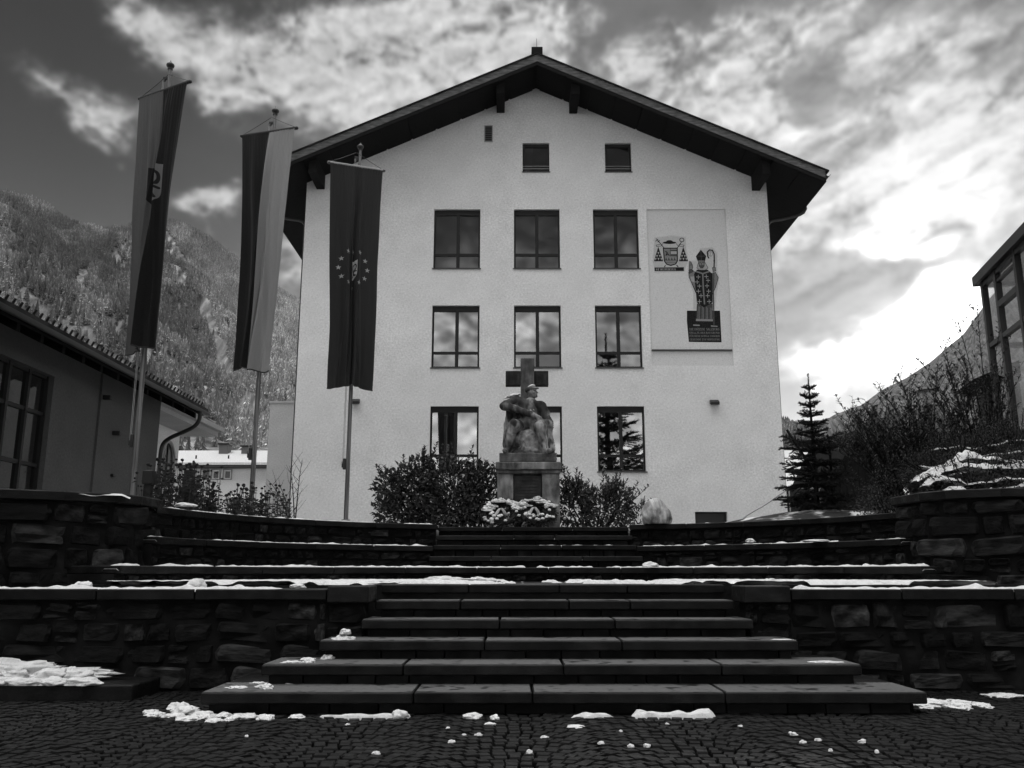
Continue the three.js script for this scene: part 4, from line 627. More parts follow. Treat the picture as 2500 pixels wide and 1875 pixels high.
const speck = (x, a) => { const r = rng(7); for (let i = 0; i < 9000; i++) { const g = r() < 0.5 ? 0 : 255; x.fillStyle = `rgba(${g},${g},${g},${a})`; x.fillRect(r() * 512, r() * 2048, 2, 10); } };
const FLAGS = [
  { pole: [-6.15, 14.3], a: [-6.688, 14.40], b: [-5.584, 13.83], ratio: 0.60, shift: 0.12, seed: 3, deep: 1.3, lab: 'tall light and dark split banner with shield hanging nearest the hall', plab: 'tall flagpole beside the dark hall, outermost of the three', tex: clothTex((x) => { x.fillStyle = '#5a5a5a'; x.fillRect(0, 0, 256, 2048); x.fillStyle = '#1f1f1f'; x.fillRect(256, 0, 256, 2048); shield(x, 256, 800, 220, 330, '#1c1c1c', '#747474', '#262626'); speck(x, 0.02); }) },
  { pole: [-4.68, 15.9], a: [-5.269, 15.78], b: [-4.124, 15.46], ratio: 0.58, shift: 0.05, seed: 5, deep: 1.6, lab: 'plain dark and light split banner hanging between the other two banners', plab: 'flagpole standing between the other two flagpoles', tex: clothTex((x) => { x.fillStyle = '#2a2a2a'; x.fillRect(0, 0, 270, 2048); x.fillStyle = '#979797'; x.fillRect(270, 0, 242, 2048); speck(x, 0.02); }) },
  { pole: [-3.25, 17.4], a: [-3.799, 16.90], b: [-2.717, 17.29], ratio: 0.80, shift: 0.0, seed: 8, deep: 1.3, lab: 'dark banner with a ring of pale stars hanging before the school wall', plab: 'flagpole standing in front of the school wall', tex: clothTex((x) => { x.fillStyle = '#343434'; x.fillRect(0, 0, 512, 2048); x.fillStyle = '#a9a9a9'; for (let k = 0; k < 12; k++) { const a = k / 12 * 6.2832, cx = 256 + 172 * Math.sin(a), cy = 975 - 165 * Math.cos(a); x.beginPath(); for (let i = 0; i < 10; i++) { const q = i * Math.PI / 5, rr = i & 1 ? 10 : 25; x.lineTo(cx + rr * Math.sin(q), cy - rr * Math.cos(q)); } x.closePath(); x.fill(); } shield(x, 256, 985, 122, 175, null, '#cfcfcf', '#303030'); }) },
];
for (const f of FLAGS) {
  const y0 = 1.79, [px, pd] = f.pole, p = thing('flagpole', f.plab, 'flagpole', [px, y0, -pd], 0, 'flagpoles on the terrace'), T0 = 9.92 - y0;
  part('pole', new THREE.CylinderGeometry(0.03, 0.046, T0, 16).translate(0, T0 / 2, 0), mat.pole, p);
  part('finial', new THREE.LatheGeometry([[0.001, 0.19], [0.012, 0.16], [0.03, 0.135], [0.066, 0.105], [0.072, 0.08], [0.06, 0.05], [0.035, 0.028], [0.045, 0.012], [0.045, 0]].map((q) => new THREE.Vector2(...q)), 20).translate(0, T0, 0), mat.darkMetal, p);
  const pl = sub('pulley', p); part('bracket', rbx(-0.11, -0.03, T0 - 0.2, T0 - 0.15, -0.02, 0.02, 0.006), mat.darkMetal, pl); part('wheel', new THREE.CylinderGeometry(0.035, 0.035, 0.02, 14).rotateX(Math.PI / 2).translate(-0.09, T0 - 0.21, 0), mat.darkMetal, pl);
  for (const o of [-0.085, -0.105]) part('halyard', new THREE.CylinderGeometry(0.005, 0.005, T0 - 1.6, 5).translate(o, (T0 + 1.2) / 2, 0.02), M(0.3, 0.9), p);
  const cl = sub('cleat', p); part('cleat_body', rbx(-0.1, -0.045, 1.28, 1.5, -0.02, 0.03, 0.01), mat.darkMetal, cl); part('cleat_horn', rbx(-0.125, -0.095, 1.32, 1.44, -0.01, 0.02, 0.008), mat.darkMetal, cl);
  part('base_sleeve', new THREE.CylinderGeometry(0.085, 0.1, 0.3, 16).translate(0, 0.15, 0), mat.metal, p);
  // banner
  const ax = f.a[0], az = -f.a[1], ex = f.b[0] - ax, ez = -f.b[1] - az, L = Math.hypot(ex, ez), b = thing('flag_banner', f.lab, 'banner', [(ax + f.b[0]) / 2, 9.4, (az - f.b[1]) / 2], Math.atan2(-ez, ex), 'banners on the flagpoles');
  const light = f.seed === 8;
  part('crossbar', new THREE.CylinderGeometry(0.024, 0.024, L, 12).rotateZ(Math.PI / 2), light ? mat.pole : mat.darkMetal, b);
  for (const s of [-1, 1]) { part('bar_knob', new THREE.SphereGeometry(0.036, 12, 10).translate(s * L / 2, 0, 0), light ? mat.pole : mat.darkMetal, b); part('cord', tube([[s * (L / 2 - 0.02), 0.02, 0], [s * L * 0.25, 0.17, -0.03], [s * 0.01, 0.34, -0.06]], 0.006, 16, 5), mat.darkMetal, b); }
  const nu = 110, nv = 100, len = 4.72, pos = [], uv = [], idx = [], W = L - 0.05;
  for (let j = 0; j <= nv; j++) for (let i = 0; i <= nu; i++) {
    const u = i / nu - 0.5, v = j / nv, w = 1 - (1 - f.ratio) * Math.pow(v, 0.8), g = Math.pow(v, 0.75), o = f.seed * 3.7;
    // folds gather towards the middle as they fall
    const uu = u + 0.10 * f.deep * g * Math.sin(u * Math.PI * 2) * -1 * Math.cos(u * 3);
    const ph = u * 17 + o + 1.4 * noise(u * 2 + o, v * 1.6, 2), centre = Math.exp(-u * u * 16);
    let z = g * f.deep * (0.13 * Math.sin(ph) * (0.3 + centre) + 0.07 * Math.sin(u * 36 + o * 2 + v) * centre + 0.16 * noise(u * 4 + o, v * 1.1, 5)) + 0.10 * f.deep * g * Math.exp(-Math.pow((u + 0.02) * 13, 2)) + 0.004 * Math.sin(u * 120 + o) * (1 - v) + 0.012 * noise(u * 14, v * 5 + o, 3);
    for (let c = 0; c < 7; c++) { const cu = ((c + 0.5) / 7 - 0.5) * (0.10 + 0.62 * v) + 0.05 * Math.sin(o + c * 2.3) * v, wd = 0.012 + 0.014 * v, q = (u - cu) / wd; z += g * f.deep * (0.018 + 0.03 * Math.abs(Math.sin(o * 3 + c * 1.7))) * Math.exp(-q * q) * (c & 1 ? -1 : 1) * sstep(0.02 + 0.1 * (c % 3), 0.35 + 0.1 * (c % 3), v); }
    const bottom = v > 0.9 ? (v - 0.9) * (0.9 * Math.sin(u * 6 + o) + 0.35 * Math.sin(u * 19 + o)) : 0;
    pos.push(uu * w * W + f.shift * v + 0.03 * v * Math.sin(v * 4.5 + o) + 0.02 * v * noise(v * 6, o, u > 0 ? 1 : 5) * Math.abs(u) * 2, -0.02 - v * len - bottom * 0.6 * (v > 0.9 ? 1 : 0), 0.028 + z + 0.06 * v); uv.push(i / nu, 1 - v);
  }
  for (let j = 0; j < nv; j++) for (let i = 0; i < nu; i++) { const k = j * (nu + 1) + i; idx.push(k, k + nu + 1, k + 1, k + 1, k + nu + 1, k + nu + 2); }
  const g = new THREE.BufferGeometry(); g.setAttribute('position', new THREE.Float32BufferAttribute(pos, 3)); g.setAttribute('uv', new THREE.Float32BufferAttribute(uv, 2)); g.setIndex(idx); g.computeVertexNormals();
  part('cloth', g, M(0.9, 0.95, { map: f.tex, side: THREE.DoubleSide, transmission: 0.3, thickness: 0 }), b);
  const hem = []; for (let i = 0; i <= nu; i += 5) { const k = (nv * (nu + 1) + i) * 3; hem.push(V(pos[k], pos[k + 1], pos[k + 2])); } part('hem', new THREE.TubeGeometry(new THREE.CatmullRomCurve3(hem), 60, 0.012, 5), M(0.04, 0.9), b);
  part('sleeve', new THREE.CylinderGeometry(0.031, 0.031, W, 12).rotateZ(Math.PI / 2), M(light ? 0.3 : 0.05, 0.9), b);
}

// ------------------------------------------------------------------ war memorial: seated stone soldier before a cross, on a pedestal
function sdfMesh(fn, c, h, res, sm = true) {
  const mc = new MarchingCubes(res, new THREE.MeshStandardMaterial(), false, false, 400000); mc.isolation = 0; const n = res, half = n / 2;
  for (let k = 0; k < n; k++) for (let j = 0; j < n; j++) for (let i = 0; i < n; i++) mc.field[i + j * n + k * n * n] = -fn(c[0] + (i - half) / half * h[0], c[1] + (j - half) / half * h[1], c[2] + (k - half) / half * h[2]);
  mc.update(); const cnt = mc.count, p = mc.positionArray.slice(0, cnt * 3); for (let i = 0; i < cnt; i++) { p[3 * i] = c[0] + p[3 * i] * h[0]; p[3 * i + 1] = c[1] + p[3 * i + 1] * h[1]; p[3 * i + 2] = c[2] + p[3 * i + 2] * h[2]; }
  let g = new THREE.BufferGeometry(); g.setAttribute('position', new THREE.BufferAttribute(new Float32Array(p), 3)); g = mergeVertices(g, 1e-4); g.computeVertexNormals();
  const q = g.attributes.position, uv = new Float32Array(q.count * 2); for (let i = 0; i < q.count; i++) { uv[2 * i] = q.getX(i) * 0.6 + q.getZ(i) * 0.5; uv[2 * i + 1] = q.getY(i) * 0.6; } g.setAttribute('uv', new THREE.BufferAttribute(uv, 2));
  return g;
}
const smin = (a, b, k) => { const h = clamp(0.5 + 0.5 * (b - a) / k); return lerp(b, a, h) - k * h * (1 - h); };
function cap(x, y, z, a, b, ra, rb) { const bx_ = b[0] - a[0], by = b[1] - a[1], bz = b[2] - a[2], px = x - a[0], py = y - a[1], pz = z - a[2], t = clamp((px * bx_ + py * by + pz * bz) / (bx_ * bx_ + by * by + bz * bz)); return Math.hypot(px - t * bx_, py - t * by, pz - t * bz) - lerp(ra, rb, t); }
const ell = (x, y, z, c, r) => { const k = Math.hypot((x - c[0]) / r[0], (y - c[1]) / r[1], (z - c[2]) / r[2]); return (k - 1) * Math.min(...r); };
const rbox = (x, y, z, c, h, r) => { const qx = Math.abs(x - c[0]) - h[0] + r, qy = Math.abs(y - c[1]) - h[1] + r, qz = Math.abs(z - c[2]) - h[2] + r; return Math.hypot(Math.max(qx, 0), Math.max(qy, 0), Math.max(qz, 0)) + Math.min(Math.max(qx, qy, qz), 0) - r; };
{
  const m = thing('war_memorial', 'stone war memorial of a seated soldier before a cross', 'memorial', [0.29, 1.83, -16]);
  // pedestal
  const pd = sub('pedestal', m);
  part('pillar', uvm(rbx(-0.551, -0.27, 0, 1.0, -0.42, 0.45, 0.012), 0.8), mat.monumentLight, pd); part('pillar', uvm(rbx(0.24, 0.55, 0, 1.0, -0.42, 0.45, 0.012), 0.8, 0.4, 0.3), mat.monumentLight, pd);
  part('core', uvm(bx(-0.268, 0.238, 0, 0.95, -0.4, 0.36), 0.8), mat.monumentDark, pd);
  part('moulding', uvm(rbx(-0.565, 0.565, 0.952, 1.02, -0.44, 0.475, 0.02), 0.8), mat.monument, pd);
  part('cornice', uvm(rbx(-0.58, 0.585, 1.022, 1.16, -0.46, 0.50, 0.018), 0.8, 0.2), mat.monumentLight, pd);
  part('plaque', uvm(rbx(-0.262, 0.232, 0.12, 0.93, 0.362, 0.39, 0.008), 1.3), mat.bronze, m, null, 'dark inscription plaque set in the pedestal');
  for (let k = 0; k < 11; k++) part('raised_line', rbx(-0.2 + (k % 3) * 0.02, 0.17 - (k % 2) * 0.03, 0.28 + k * 0.055, 0.292 + k * 0.055, 0.389, 0.396, 0.003), mat.bronze, m);
  const cr = sub('cross', m); part('upright', uvm(rbx(-0.125, 0.13, 1.1, 3.217, -0.42, -0.2, 0.01), 0.8, 0.5), mat.monument, cr); part('cross_arm', uvm(rbx(-0.411, -0.127, 2.694, 2.977, -0.39, -0.23, 0.01), 0.8, 0.1), mat.monumentDark, cr); part('cross_arm', uvm(rbx(0.132, 0.398, 2.694, 2.977, -0.39, -0.23, 0.01), 0.8, 0.7), mat.monumentDark, cr);
  const B = 1.16, k = 0.00202, at = (X, Y, z) => [(X - 540) * k, B + (1065 - Y) * k, z];
  // figure in one field
  const J = { neck: at(577, 470, -0.02), chest: at(560, 560, 0.0), belly: at(545, 660, 0.03), shL: at(430, 478, -0.03), elL: at(330, 530, 0.10), wrL: at(560, 622, 0.27), haL: at(645, 660, 0.30), shR: at(660, 528, -0.02), elR: at(735, 705, 0.12), haR: at(640, 680, 0.30), hipL: at(470, 720, 0.0), hipR: at(610, 725, 0.0), knL: at(415, 730, 0.36), knR: at(650, 750, 0.38), ftL: at(345, 965, 0.36), ftR: at(690, 965, 0.36) };
  const fig = (x, y, z) => {
    let d = cap(x, y, z, J.belly, J.chest, 0.19, 0.20); d = smin(d, cap(x, y, z, J.chest, J.neck, 0.17, 0.065), 0.06);
    d = smin(d, cap(x, y, z, J.chest, J.shL, 0.16, 0.12), 0.06); d = smin(d, cap(x, y, z, J.chest, J.shR, 0.15, 0.105), 0.06);
    d = smin(d, cap(x, y, z, J.shL, J.elL, 0.105, 0.085), 0.03); d = smin(d, cap(x, y, z, J.elL, J.wrL, 0.085, 0.058), 0.025); d = smin(d, cap(x, y, z, J.wrL, J.haL, 0.05, 0.045), 0.02);
    d = smin(d, cap(x, y, z, J.shR, J.elR, 0.105, 0.08), 0.04); d = smin(d, cap(x, y, z, J.elR, J.haR, 0.075, 0.05), 0.03);
    d = smin(d, cap(x, y, z, J.hipL, J.knL, 0.15, 0.105), 0.05); d = smin(d, cap(x, y, z, J.hipR, J.knR, 0.15, 0.105), 0.05);
    d = smin(d, cap(x, y, z, J.knL, J.ftL, 0.105, 0.06), 0.03); d = smin(d, cap(x, y, z, J.knR, J.ftR, 0.1, 0.065), 0.03);
    d = smin(d, cap(x, y, z, J.ftL, [J.ftL[0] - 0.03, J.ftL[1] + 0.0, J.ftL[2] + 0.1], 0.055, 0.04), 0.02); d = smin(d, cap(x, y, z, J.ftR, [J.ftR[0] + 0.08, J.ftR[1] + 0.0, J.ftR[2] + 0.1], 0.055, 0.045), 0.02);
    // cloak falling behind from both shoulders
    const fold = 0.016 * Math.sin(x * 34 + 2.5 * noise(x * 3, y * 3, 1)) + 0.01 * Math.sin(x * 71 + y * 6);
    let c = cap(x, y, z * 1.5, at(405, 560, -0.16), at(385, 860, -0.02), 0.12, 0.155); c = smin(c, cap(x, y, z * 1.5, at(690, 600, -0.10), at(695, 930, 0.02), 0.11, 0.165), 0.05); c = smin(c, rbox(x, y, z, at(545, 760, -0.15), [0.38, 0.46, 0.12], 0.1), 0.06);
    c = smin(c, cap(x, y, z, at(725, 715, 0.10), at(735, 925, 0.18), 0.075, 0.085), 0.04);
    d = smin(d, c + fold, 0.03);
    // rock he sits on
    const rk = ell(x, y, z, at(535, 890, 0.08), [0.36, 0.30, 0.25]) + 0.05 * fbm(x * 5, y * 5, z * 5, 4); d = smin(d, rk, 0.025); d = smin(d, ell(x, y, z, at(530, 975, 0.22), [0.30, 0.13, 0.2]) + 0.04 * fbm(x * 8, y * 8, z * 8, 3), 0.03);
    // lapels, drapery creases
    return d + 0.010 * noise(x * 9 + y * 5, y * 7, z * 9) + 0.007 * Math.sin((x * 0.8 + y * 0.6) * 46 + 3 * noise(x * 4, y * 4, z * 4)) * sstep(B + 0.15, B + 0.5, y) * 0.6;
  };
  const body = sdfMesh(fig, [0, B + 0.68, 0.06], [0.62, 0.78, 0.52], 112);
  // head, turned to look past his shoulder and slightly up, with a field cap
  const H = at(583, 400, 0.0), tilt = 0.18, yaw = 1.15, cy = Math.cos(yaw), sy = Math.sin(yaw), ct = Math.cos(tilt), st2 = Math.sin(tilt);
  const head = (x, y, z) => {
    let X = x - H[0], Y = y - H[1], Z = z - H[2]; const f0 = X * sy + Z * cy, s0 = X * cy - Z * sy, f = f0 * ct + Y * st2, u = Y * ct - f0 * st2, s = s0;
    let d = ell(s, u, f, [0, 0.01, -0.015], [0.072, 0.098, 0.09]); d = smin(d, ell(s, u, f, [0, -0.055, 0.03], [0.048, 0.05, 0.058]), 0.03); d = smin(d, ell(s, u, f, [0, -0.088, 0.065], [0.022, 0.018, 0.02]), 0.02);
    d = smin(d, cap(s, u, f, [0, 0.022, 0.075], [0, -0.022, 0.102], 0.009, 0.014), 0.012); d = smin(d, cap(s, u, f, [-0.045, 0.034, 0.066], [0.045, 0.034, 0.066], 0.011, 0.011), 0.012);
    for (const q of [-1, 1]) { d = Math.max(d, -(ell(s, u, f, [q * 0.03, 0.014, 0.083], [0.017, 0.01, 0.012]))); d = smin(d, ell(s, u, f, [q * 0.073, -0.005, -0.012], [0.011, 0.03, 0.02]), 0.008); d = smin(d, ell(s, u, f, [q * 0.04, -0.018, 0.05], [0.022, 0.018, 0.022]), 0.015); }
    d = Math.max(d, -cap(s, u, f, [-0.026, -0.052, 0.094], [0.026, -0.052, 0.094], 0.005, 0.005));
    d = smin(d, cap(x, y, z, [H[0] - 0.01, H[1] - 0.05, H[2] - 0.03], J.neck, 0.052, 0.062), 0.02);
    let c = rbox(s, u - 0.16 * f, f, [0, 0.082, -0.02], [0.078, 0.046, 0.098], 0.042); c = smin(c, ell(s, u, f, [0, 0.062, 0.095], [0.062, 0.012, 0.045]), 0.015);
    return smin(d, c, 0.008);
  };
  const hd = sdfMesh(head, [H[0], H[1] - 0.01, H[2]], [0.16, 0.19, 0.16], 84);
  const fg = mergeGeometries([body, hd]), fp = fg.attributes.position, fc = new Float32Array(fp.count * 3);
  for (let i = 0; i < fp.count; i++) { const x = fp.getX(i), y = fp.getY(i), z = fp.getZ(i), up = sstep(B + 0.55, B + 0.95, y) - 0.6 * Math.exp(-Math.pow((x - 0.05) / 0.07, 2)) * sstep(B + 0.6, B + 0.8, y), n = fbm(x * 6 + 3, y * 3.2, z * 6, 5), k = sstep(-0.12, 0.12, n + 0.26 * up - 0.15), v = lerp(1.35, 0.30, k) * (0.9 + 0.5 * fbm(x * 22, y * 14, z * 22, 3)); fc[3 * i] = fc[3 * i + 1] = fc[3 * i + 2] = clamp(v, 0.05, 1.6); }
  fg.setAttribute('color', new THREE.BufferAttribute(fc, 3));
  const figMat = withT(0.40, 0.85, T.stain, T.rockB, 0.008); figMat.vertexColors = true;
  part('seated_figure', fg, figMat, m, null, 'weathered stone soldier in cap and cloak, looking aside');
  // scarf ends at the throat, snow lying on cap and shoulder
  part('scarf', merge([limb(V(...at(572, 480, 0.06)), V(...at(560, 600, 0.20)), 0.03, 0.045, 7), limb(V(...at(585, 480, 0.06)), V(...at(585, 590, 0.19)), 0.026, 0.035, 7)]), mat.monumentLight, m);
  part('plinth_block', uvm(rbx(-0.515, 0.505, 1.162, 1.325, -0.40, 0.47, 0.02), 0.8, 0.6), mat.monument, m);
  const sn = sub('snow_cap', m); part('snow_pad', lump(5, 0.075, 0.035, 0.07, 3, 0.15, 2, -0.1).rotateZ(0.32).translate(H[0] - 0.015, H[1] + 0.118, H[2] - 0.02), mat.snow, sn); part('snow_pad', lump(6, 0.15, 0.04, 0.08, 3, 0.2, 2, -0.1).rotateZ(0.24).translate(...at(405, 432, -0.02)), mat.snow, sn);
}

// ------------------------------------------------------------------ foliage helpers
// folded leaves: positions, directions -> one geometry
function leafGeo(list) {
  const n = list.length, P = new Float32Array(n * 36), a = V(), s = V(), nn = V(), c = V(); let o = 0;
  const put = (v) => { P[o++] = v.x; P[o++] = v.y; P[o++] = v.z; };
  for (const { p, d, up, l, w } of list) {
    a.copy(d).normalize(); s.crossVectors(a, up).normalize(); nn.crossVectors(s, a);
    const base = p.clone(), tip = p.clone().addScaledVector(a, l).addScaledVector(nn, -0.1 * l), m1 = p.clone().addScaledVector(a, l * 0.45).addScaledVector(nn, 0.05 * l), e1 = m1.clone().addScaledVector(s, w / 2).addScaledVector(nn, 0.12 * w + 0.03 * l), e2 = m1.clone().addScaledVector(s, -w / 2).addScaledVector(nn, 0.12 * w + 0.03 * l);
    put(base); put(e1); put(m1); put(m1); put(e1); put(tip); put(base); put(m1); put(e2); put(m1); put(tip); put(e2);
  }
  const g = new THREE.BufferGeometry(); g.setAttribute('position', new THREE.BufferAttribute(P, 3)); g.computeVertexNormals(); g.setAttribute('uv', new THREE.BufferAttribute(new Float32Array(n * 24), 2)); return g;
}
const rdir = (r) => { const z = r() * 2 - 1, a = r() * 6.2832, q = Math.sqrt(1 - z * z); return V(q * Math.cos(a), z, q * Math.sin(a)); };
// evergreen bush from overlapping clumps [x, y, z, rx, ry, rz]; leaves crowd the skin, sprigs break the outline
function bush(name, label, base, clumps, o) {
  const r = rng(o.seed), b = thing(name, label, 'shrub', base), A = [], Bl = [], st = [], tot = clumps.reduce((q, c) => q + c[3] * c[4], 0);
  const leafAt = (p, out) => { const d = out.clone().multiplyScalar(0.9).add(rdir(r).multiplyScalar(0.8)).add(V(0, o.up ?? 0.25, 0)); (r() < 0.7 ? A : Bl).push({ p, d, up: rdir(r).add(V(0, 0.8, 0.6)), l: o.len * (0.7 + 0.6 * r()), w: o.wid * (0.7 + 0.6 * r()) }); };
  for (const c of clumps) {
    const n = Math.round(o.n * c[3] * c[4] / tot);
    for (let i = 0; i < n; i++) { const q = rdir(r), k = 1 - 0.5 * Math.pow(r(), 1.6), w = 1 + 0.28 * fbm(q.x * 2.4 + o.seed, q.y * 2.4, q.z * 2.4 + c[0], 3) * 2; const p = V(c[0] + q.x * c[3] * k * w, c[1] + q.y * c[4] * k * w, c[2] + q.z * c[5] * k * w); if (p.y > 0.01) leafAt(p, q); }
    for (let i = 0; i < Math.max(2, n * (o.sprig ?? 0.012)); i++) {
      const q = rdir(r); q.y = Math.abs(q.y) * 1.1 + 0.1; q.normalize(); const p0 = V(c[0] + q.x * c[3] * 0.5, c[1] + q.y * c[4] * 0.5, c[2] + q.z * c[5] * 0.5), len = (o.sprigLen ?? 0.3) * (0.6 + 0.8 * r()), d = q.clone().add(V(0, 0.7, 0)).normalize(), p1 = p0.clone().addScaledVector(q, Math.min(c[3], c[4]) * 0.55), p2 = p1.clone().addScaledVector(d, len); if (p1.y < 0.05) continue;
      st.push(limb(p0, p1, 0.009, 0.006, 4), limb(p1, p2, 0.006, 0.003, 4)); const nl = Math.round(len / o.len * 3.4) + 3;
      for (let k = 0; k < nl; k++) { const t = k / nl, p = p1.clone().lerp(p2, t), a = k * 2.4, sd = V(Math.cos(a), 0.55, Math.sin(a)); (r() < 0.6 ? A : Bl).push({ p, d: sd.addScaledVector(d, 0.5), up: V(0, 1, 0.2), l: o.len * (1 - 0.35 * t) * (0.8 + 0.4 * r()), w: o.wid }); }
    }
  }
  for (const c of clumps) for (let i = 0; i < 3; i++) st.push(limb(V(c[0] * 0.5 + (r() - 0.5) * 0.2, 0, c[2] * 0.5), V(c[0] + (r() - 0.5) * c[3], c[1] + (r() - 0.2) * c[4] * 0.7, c[2]), 0.02, 0.008, 5));
  part('leaves', leafGeo(A), o.m ?? mat.leaf, b).userData.kind = 'stuff'; if (Bl.length) part('leaves', leafGeo(Bl), o.m2 ?? mat.leafB, b).userData.kind = 'stuff'; part('stems', merge(st), mat.bark, b);
  return b;
}
const G0 = 1.80;
bush('laurel_shrub', 'big dark laurel bush filling the space beside the memorial pedestal', [-1.3, G0, -16.35], [[-0.55, 0.62, 0, 0.55, 0.62, 0.5], [0.2, 0.75, 0, 0.6, 0.62, 0.5], [-0.95, 0.75, 0.05, 0.28, 0.35, 0.3], [-0.35, 1.05, 0, 0.3, 0.36, 0.35], [0.75, 0.6, 0, 0.42, 0.62, 0.45], [-0.8, 0.35, 0.05, 0.42, 0.4, 0.45], [0.25, 0.4, 0.1, 0.8, 0.42, 0.5], [0.62, 1.0, 0, 0.25, 0.26, 0.3]], { seed: 301, n: 6500, len: 0.115, wid: 0.05, sprig: 0.006, sprigLen: 0.26 });
bush('laurel_shrub', 'looser dark laurel bush between the pedestal and the boulder', [1.55, G0, -16.4], [[-0.4, 0.4, 0, 0.42, 0.42, 0.4], [0.15, 0.42, 0, 0.45, 0.42, 0.4], [0.42, 0.5, 0, 0.24, 0.45, 0.3], [-0.35, 0.72, 0, 0.25, 0.25, 0.3]], { seed: 302, n: 2100, len: 0.12, wid: 0.04, sprig: 0.02, sprigLen: 0.34 });
bush('low_shrub', 'small dark evergreen sprig bush behind the pale boulder', [2.42, G0, -16.7], [[0, 0.25, 0, 0.3, 0.26, 0.25], [0.18, 0.42, 0, 0.14, 0.12, 0.12]], { seed: 303, n: 420, len: 0.07, wid: 0.025, sprig: 0.05, sprigLen: 0.14 });
solo('boulder', lump(13, 0.265, 0.27, 0.24, 4, 0.17, 1.1, -0.55).rotateY(0.6), mat.boulder, 'pale rounded boulder standing on the edge of the wall', 'boulder', null, null, [2.43, 1.87, -15.0]);

// ------------------------------------------------------------------ wreaths at the foot of the memorial
function wreath(label, pos, rad, seed, ribbonX) {
  const w = thing('wreath', label, 'wreath', pos, 0, 'wreaths laid at the memorial'), r = rng(seed), L = [], F = [], lean = -0.85;
  const at = (a, t, q) => { const R0 = rad + t * Math.cos(q), z = t * Math.sin(q); return V(R0 * Math.cos(a), rad * 1.0 + R0 * Math.sin(a) * Math.cos(lean) - z * Math.sin(lean), R0 * Math.sin(a) * Math.sin(lean) + z * Math.cos(lean)); };
  for (let i = 0; i < 1700; i++) { const a = r() * 6.283, q = r() * 6.283, p = at(a, 0.095 * (0.5 + 0.6 * r()), q), c = at(a, 0, 0); L.push({ p, d: p.clone().sub(c).normalize().add(rdir(r).multiplyScalar(0.8)), up: rdir(r), l: 0.05 + 0.03 * r(), w: 0.016 }); }
  part('greenery', leafGeo(L), mat.leaf, w).userData.kind = 'stuff'; part('ring', new THREE.TorusGeometry(rad, 0.05, 8, 32).rotateX(lean).translate(0, rad, 0), mat.needle, w);
  for (let i = 0; i < 34; i++) { const a = r() * 6.283, p = at(a, 0.105, r() * 3.14); part('flower', lump(seed + i, 0.026 + 0.01 * r(), 0.024, 0.026, 1, 0.4, 3, -0.6), M(0.55 + 0.2 * r(), 0.8), w, [p.x, p.y, p.z]); }
  const sn = sub('snow_cover', w); for (let i = 0; i < (seed < 420 ? 20 : 9); i++) { const a = 0.1 + (i + r()) / (seed < 420 ? 20 : 9) * 3.0, p = at(a - 0.6 + 1.2 * r(), 0.08 + 0.03 * r(), 0.9 + r() * 1.2); part('snow_pad', lump(seed + 40 + i, 0.05 + 0.06 * r(), 0.025 + 0.025 * r(), 0.06, 3, 0.42, 1.9, -0.3), mat.snow, sn, [p.x, p.y - 0.012, p.z]); }
  for (const s of [-1, 1]) { // two ribbon tails fanning out from the knot
    const pts = [], idx = [], n = 10; for (let i = 0; i <= n; i++) { const t = i / n, x = ribbonX + s * (0.015 + 0.16 * Math.pow(t, 0.8)), y = rad * 1.25 + 0.03 - t * (rad * 1.25 + 0.02), z = 0.13 + 0.03 * Math.sin(t * 5 + s), hw = 0.022 + 0.028 * t; pts.push(x - hw, y, z + 0.012 * Math.sin(t * 9), x, y + 0.004, z + 0.018, x + hw, y, z + 0.012 * Math.cos(t * 9)); }
    for (let i = 0; i < n; i++) for (const j of [0, 1]) { const k = i * 3 + j; idx.push(k, k + 3, k + 1, k + 1, k + 3, k + 4); } const g = new THREE.BufferGeometry(); g.setAttribute('position', new THREE.Float32BufferAttribute(pts, 3)); g.setIndex(idx); g.computeVertexNormals(); part('ribbon', g, M(0.42, 0.7, { side: THREE.DoubleSide }), w);
  }
}
wreath('snow-covered wreath with narrow ribbons, heaped beside the other wreath', [-0.17, 1.83, -15.36], 0.235, 401, -0.02);
wreath('fuller wreath dotted with pale flowers and broad ribbons', [0.42, 1.83, -15.38], 0.25, 431, -0.04);

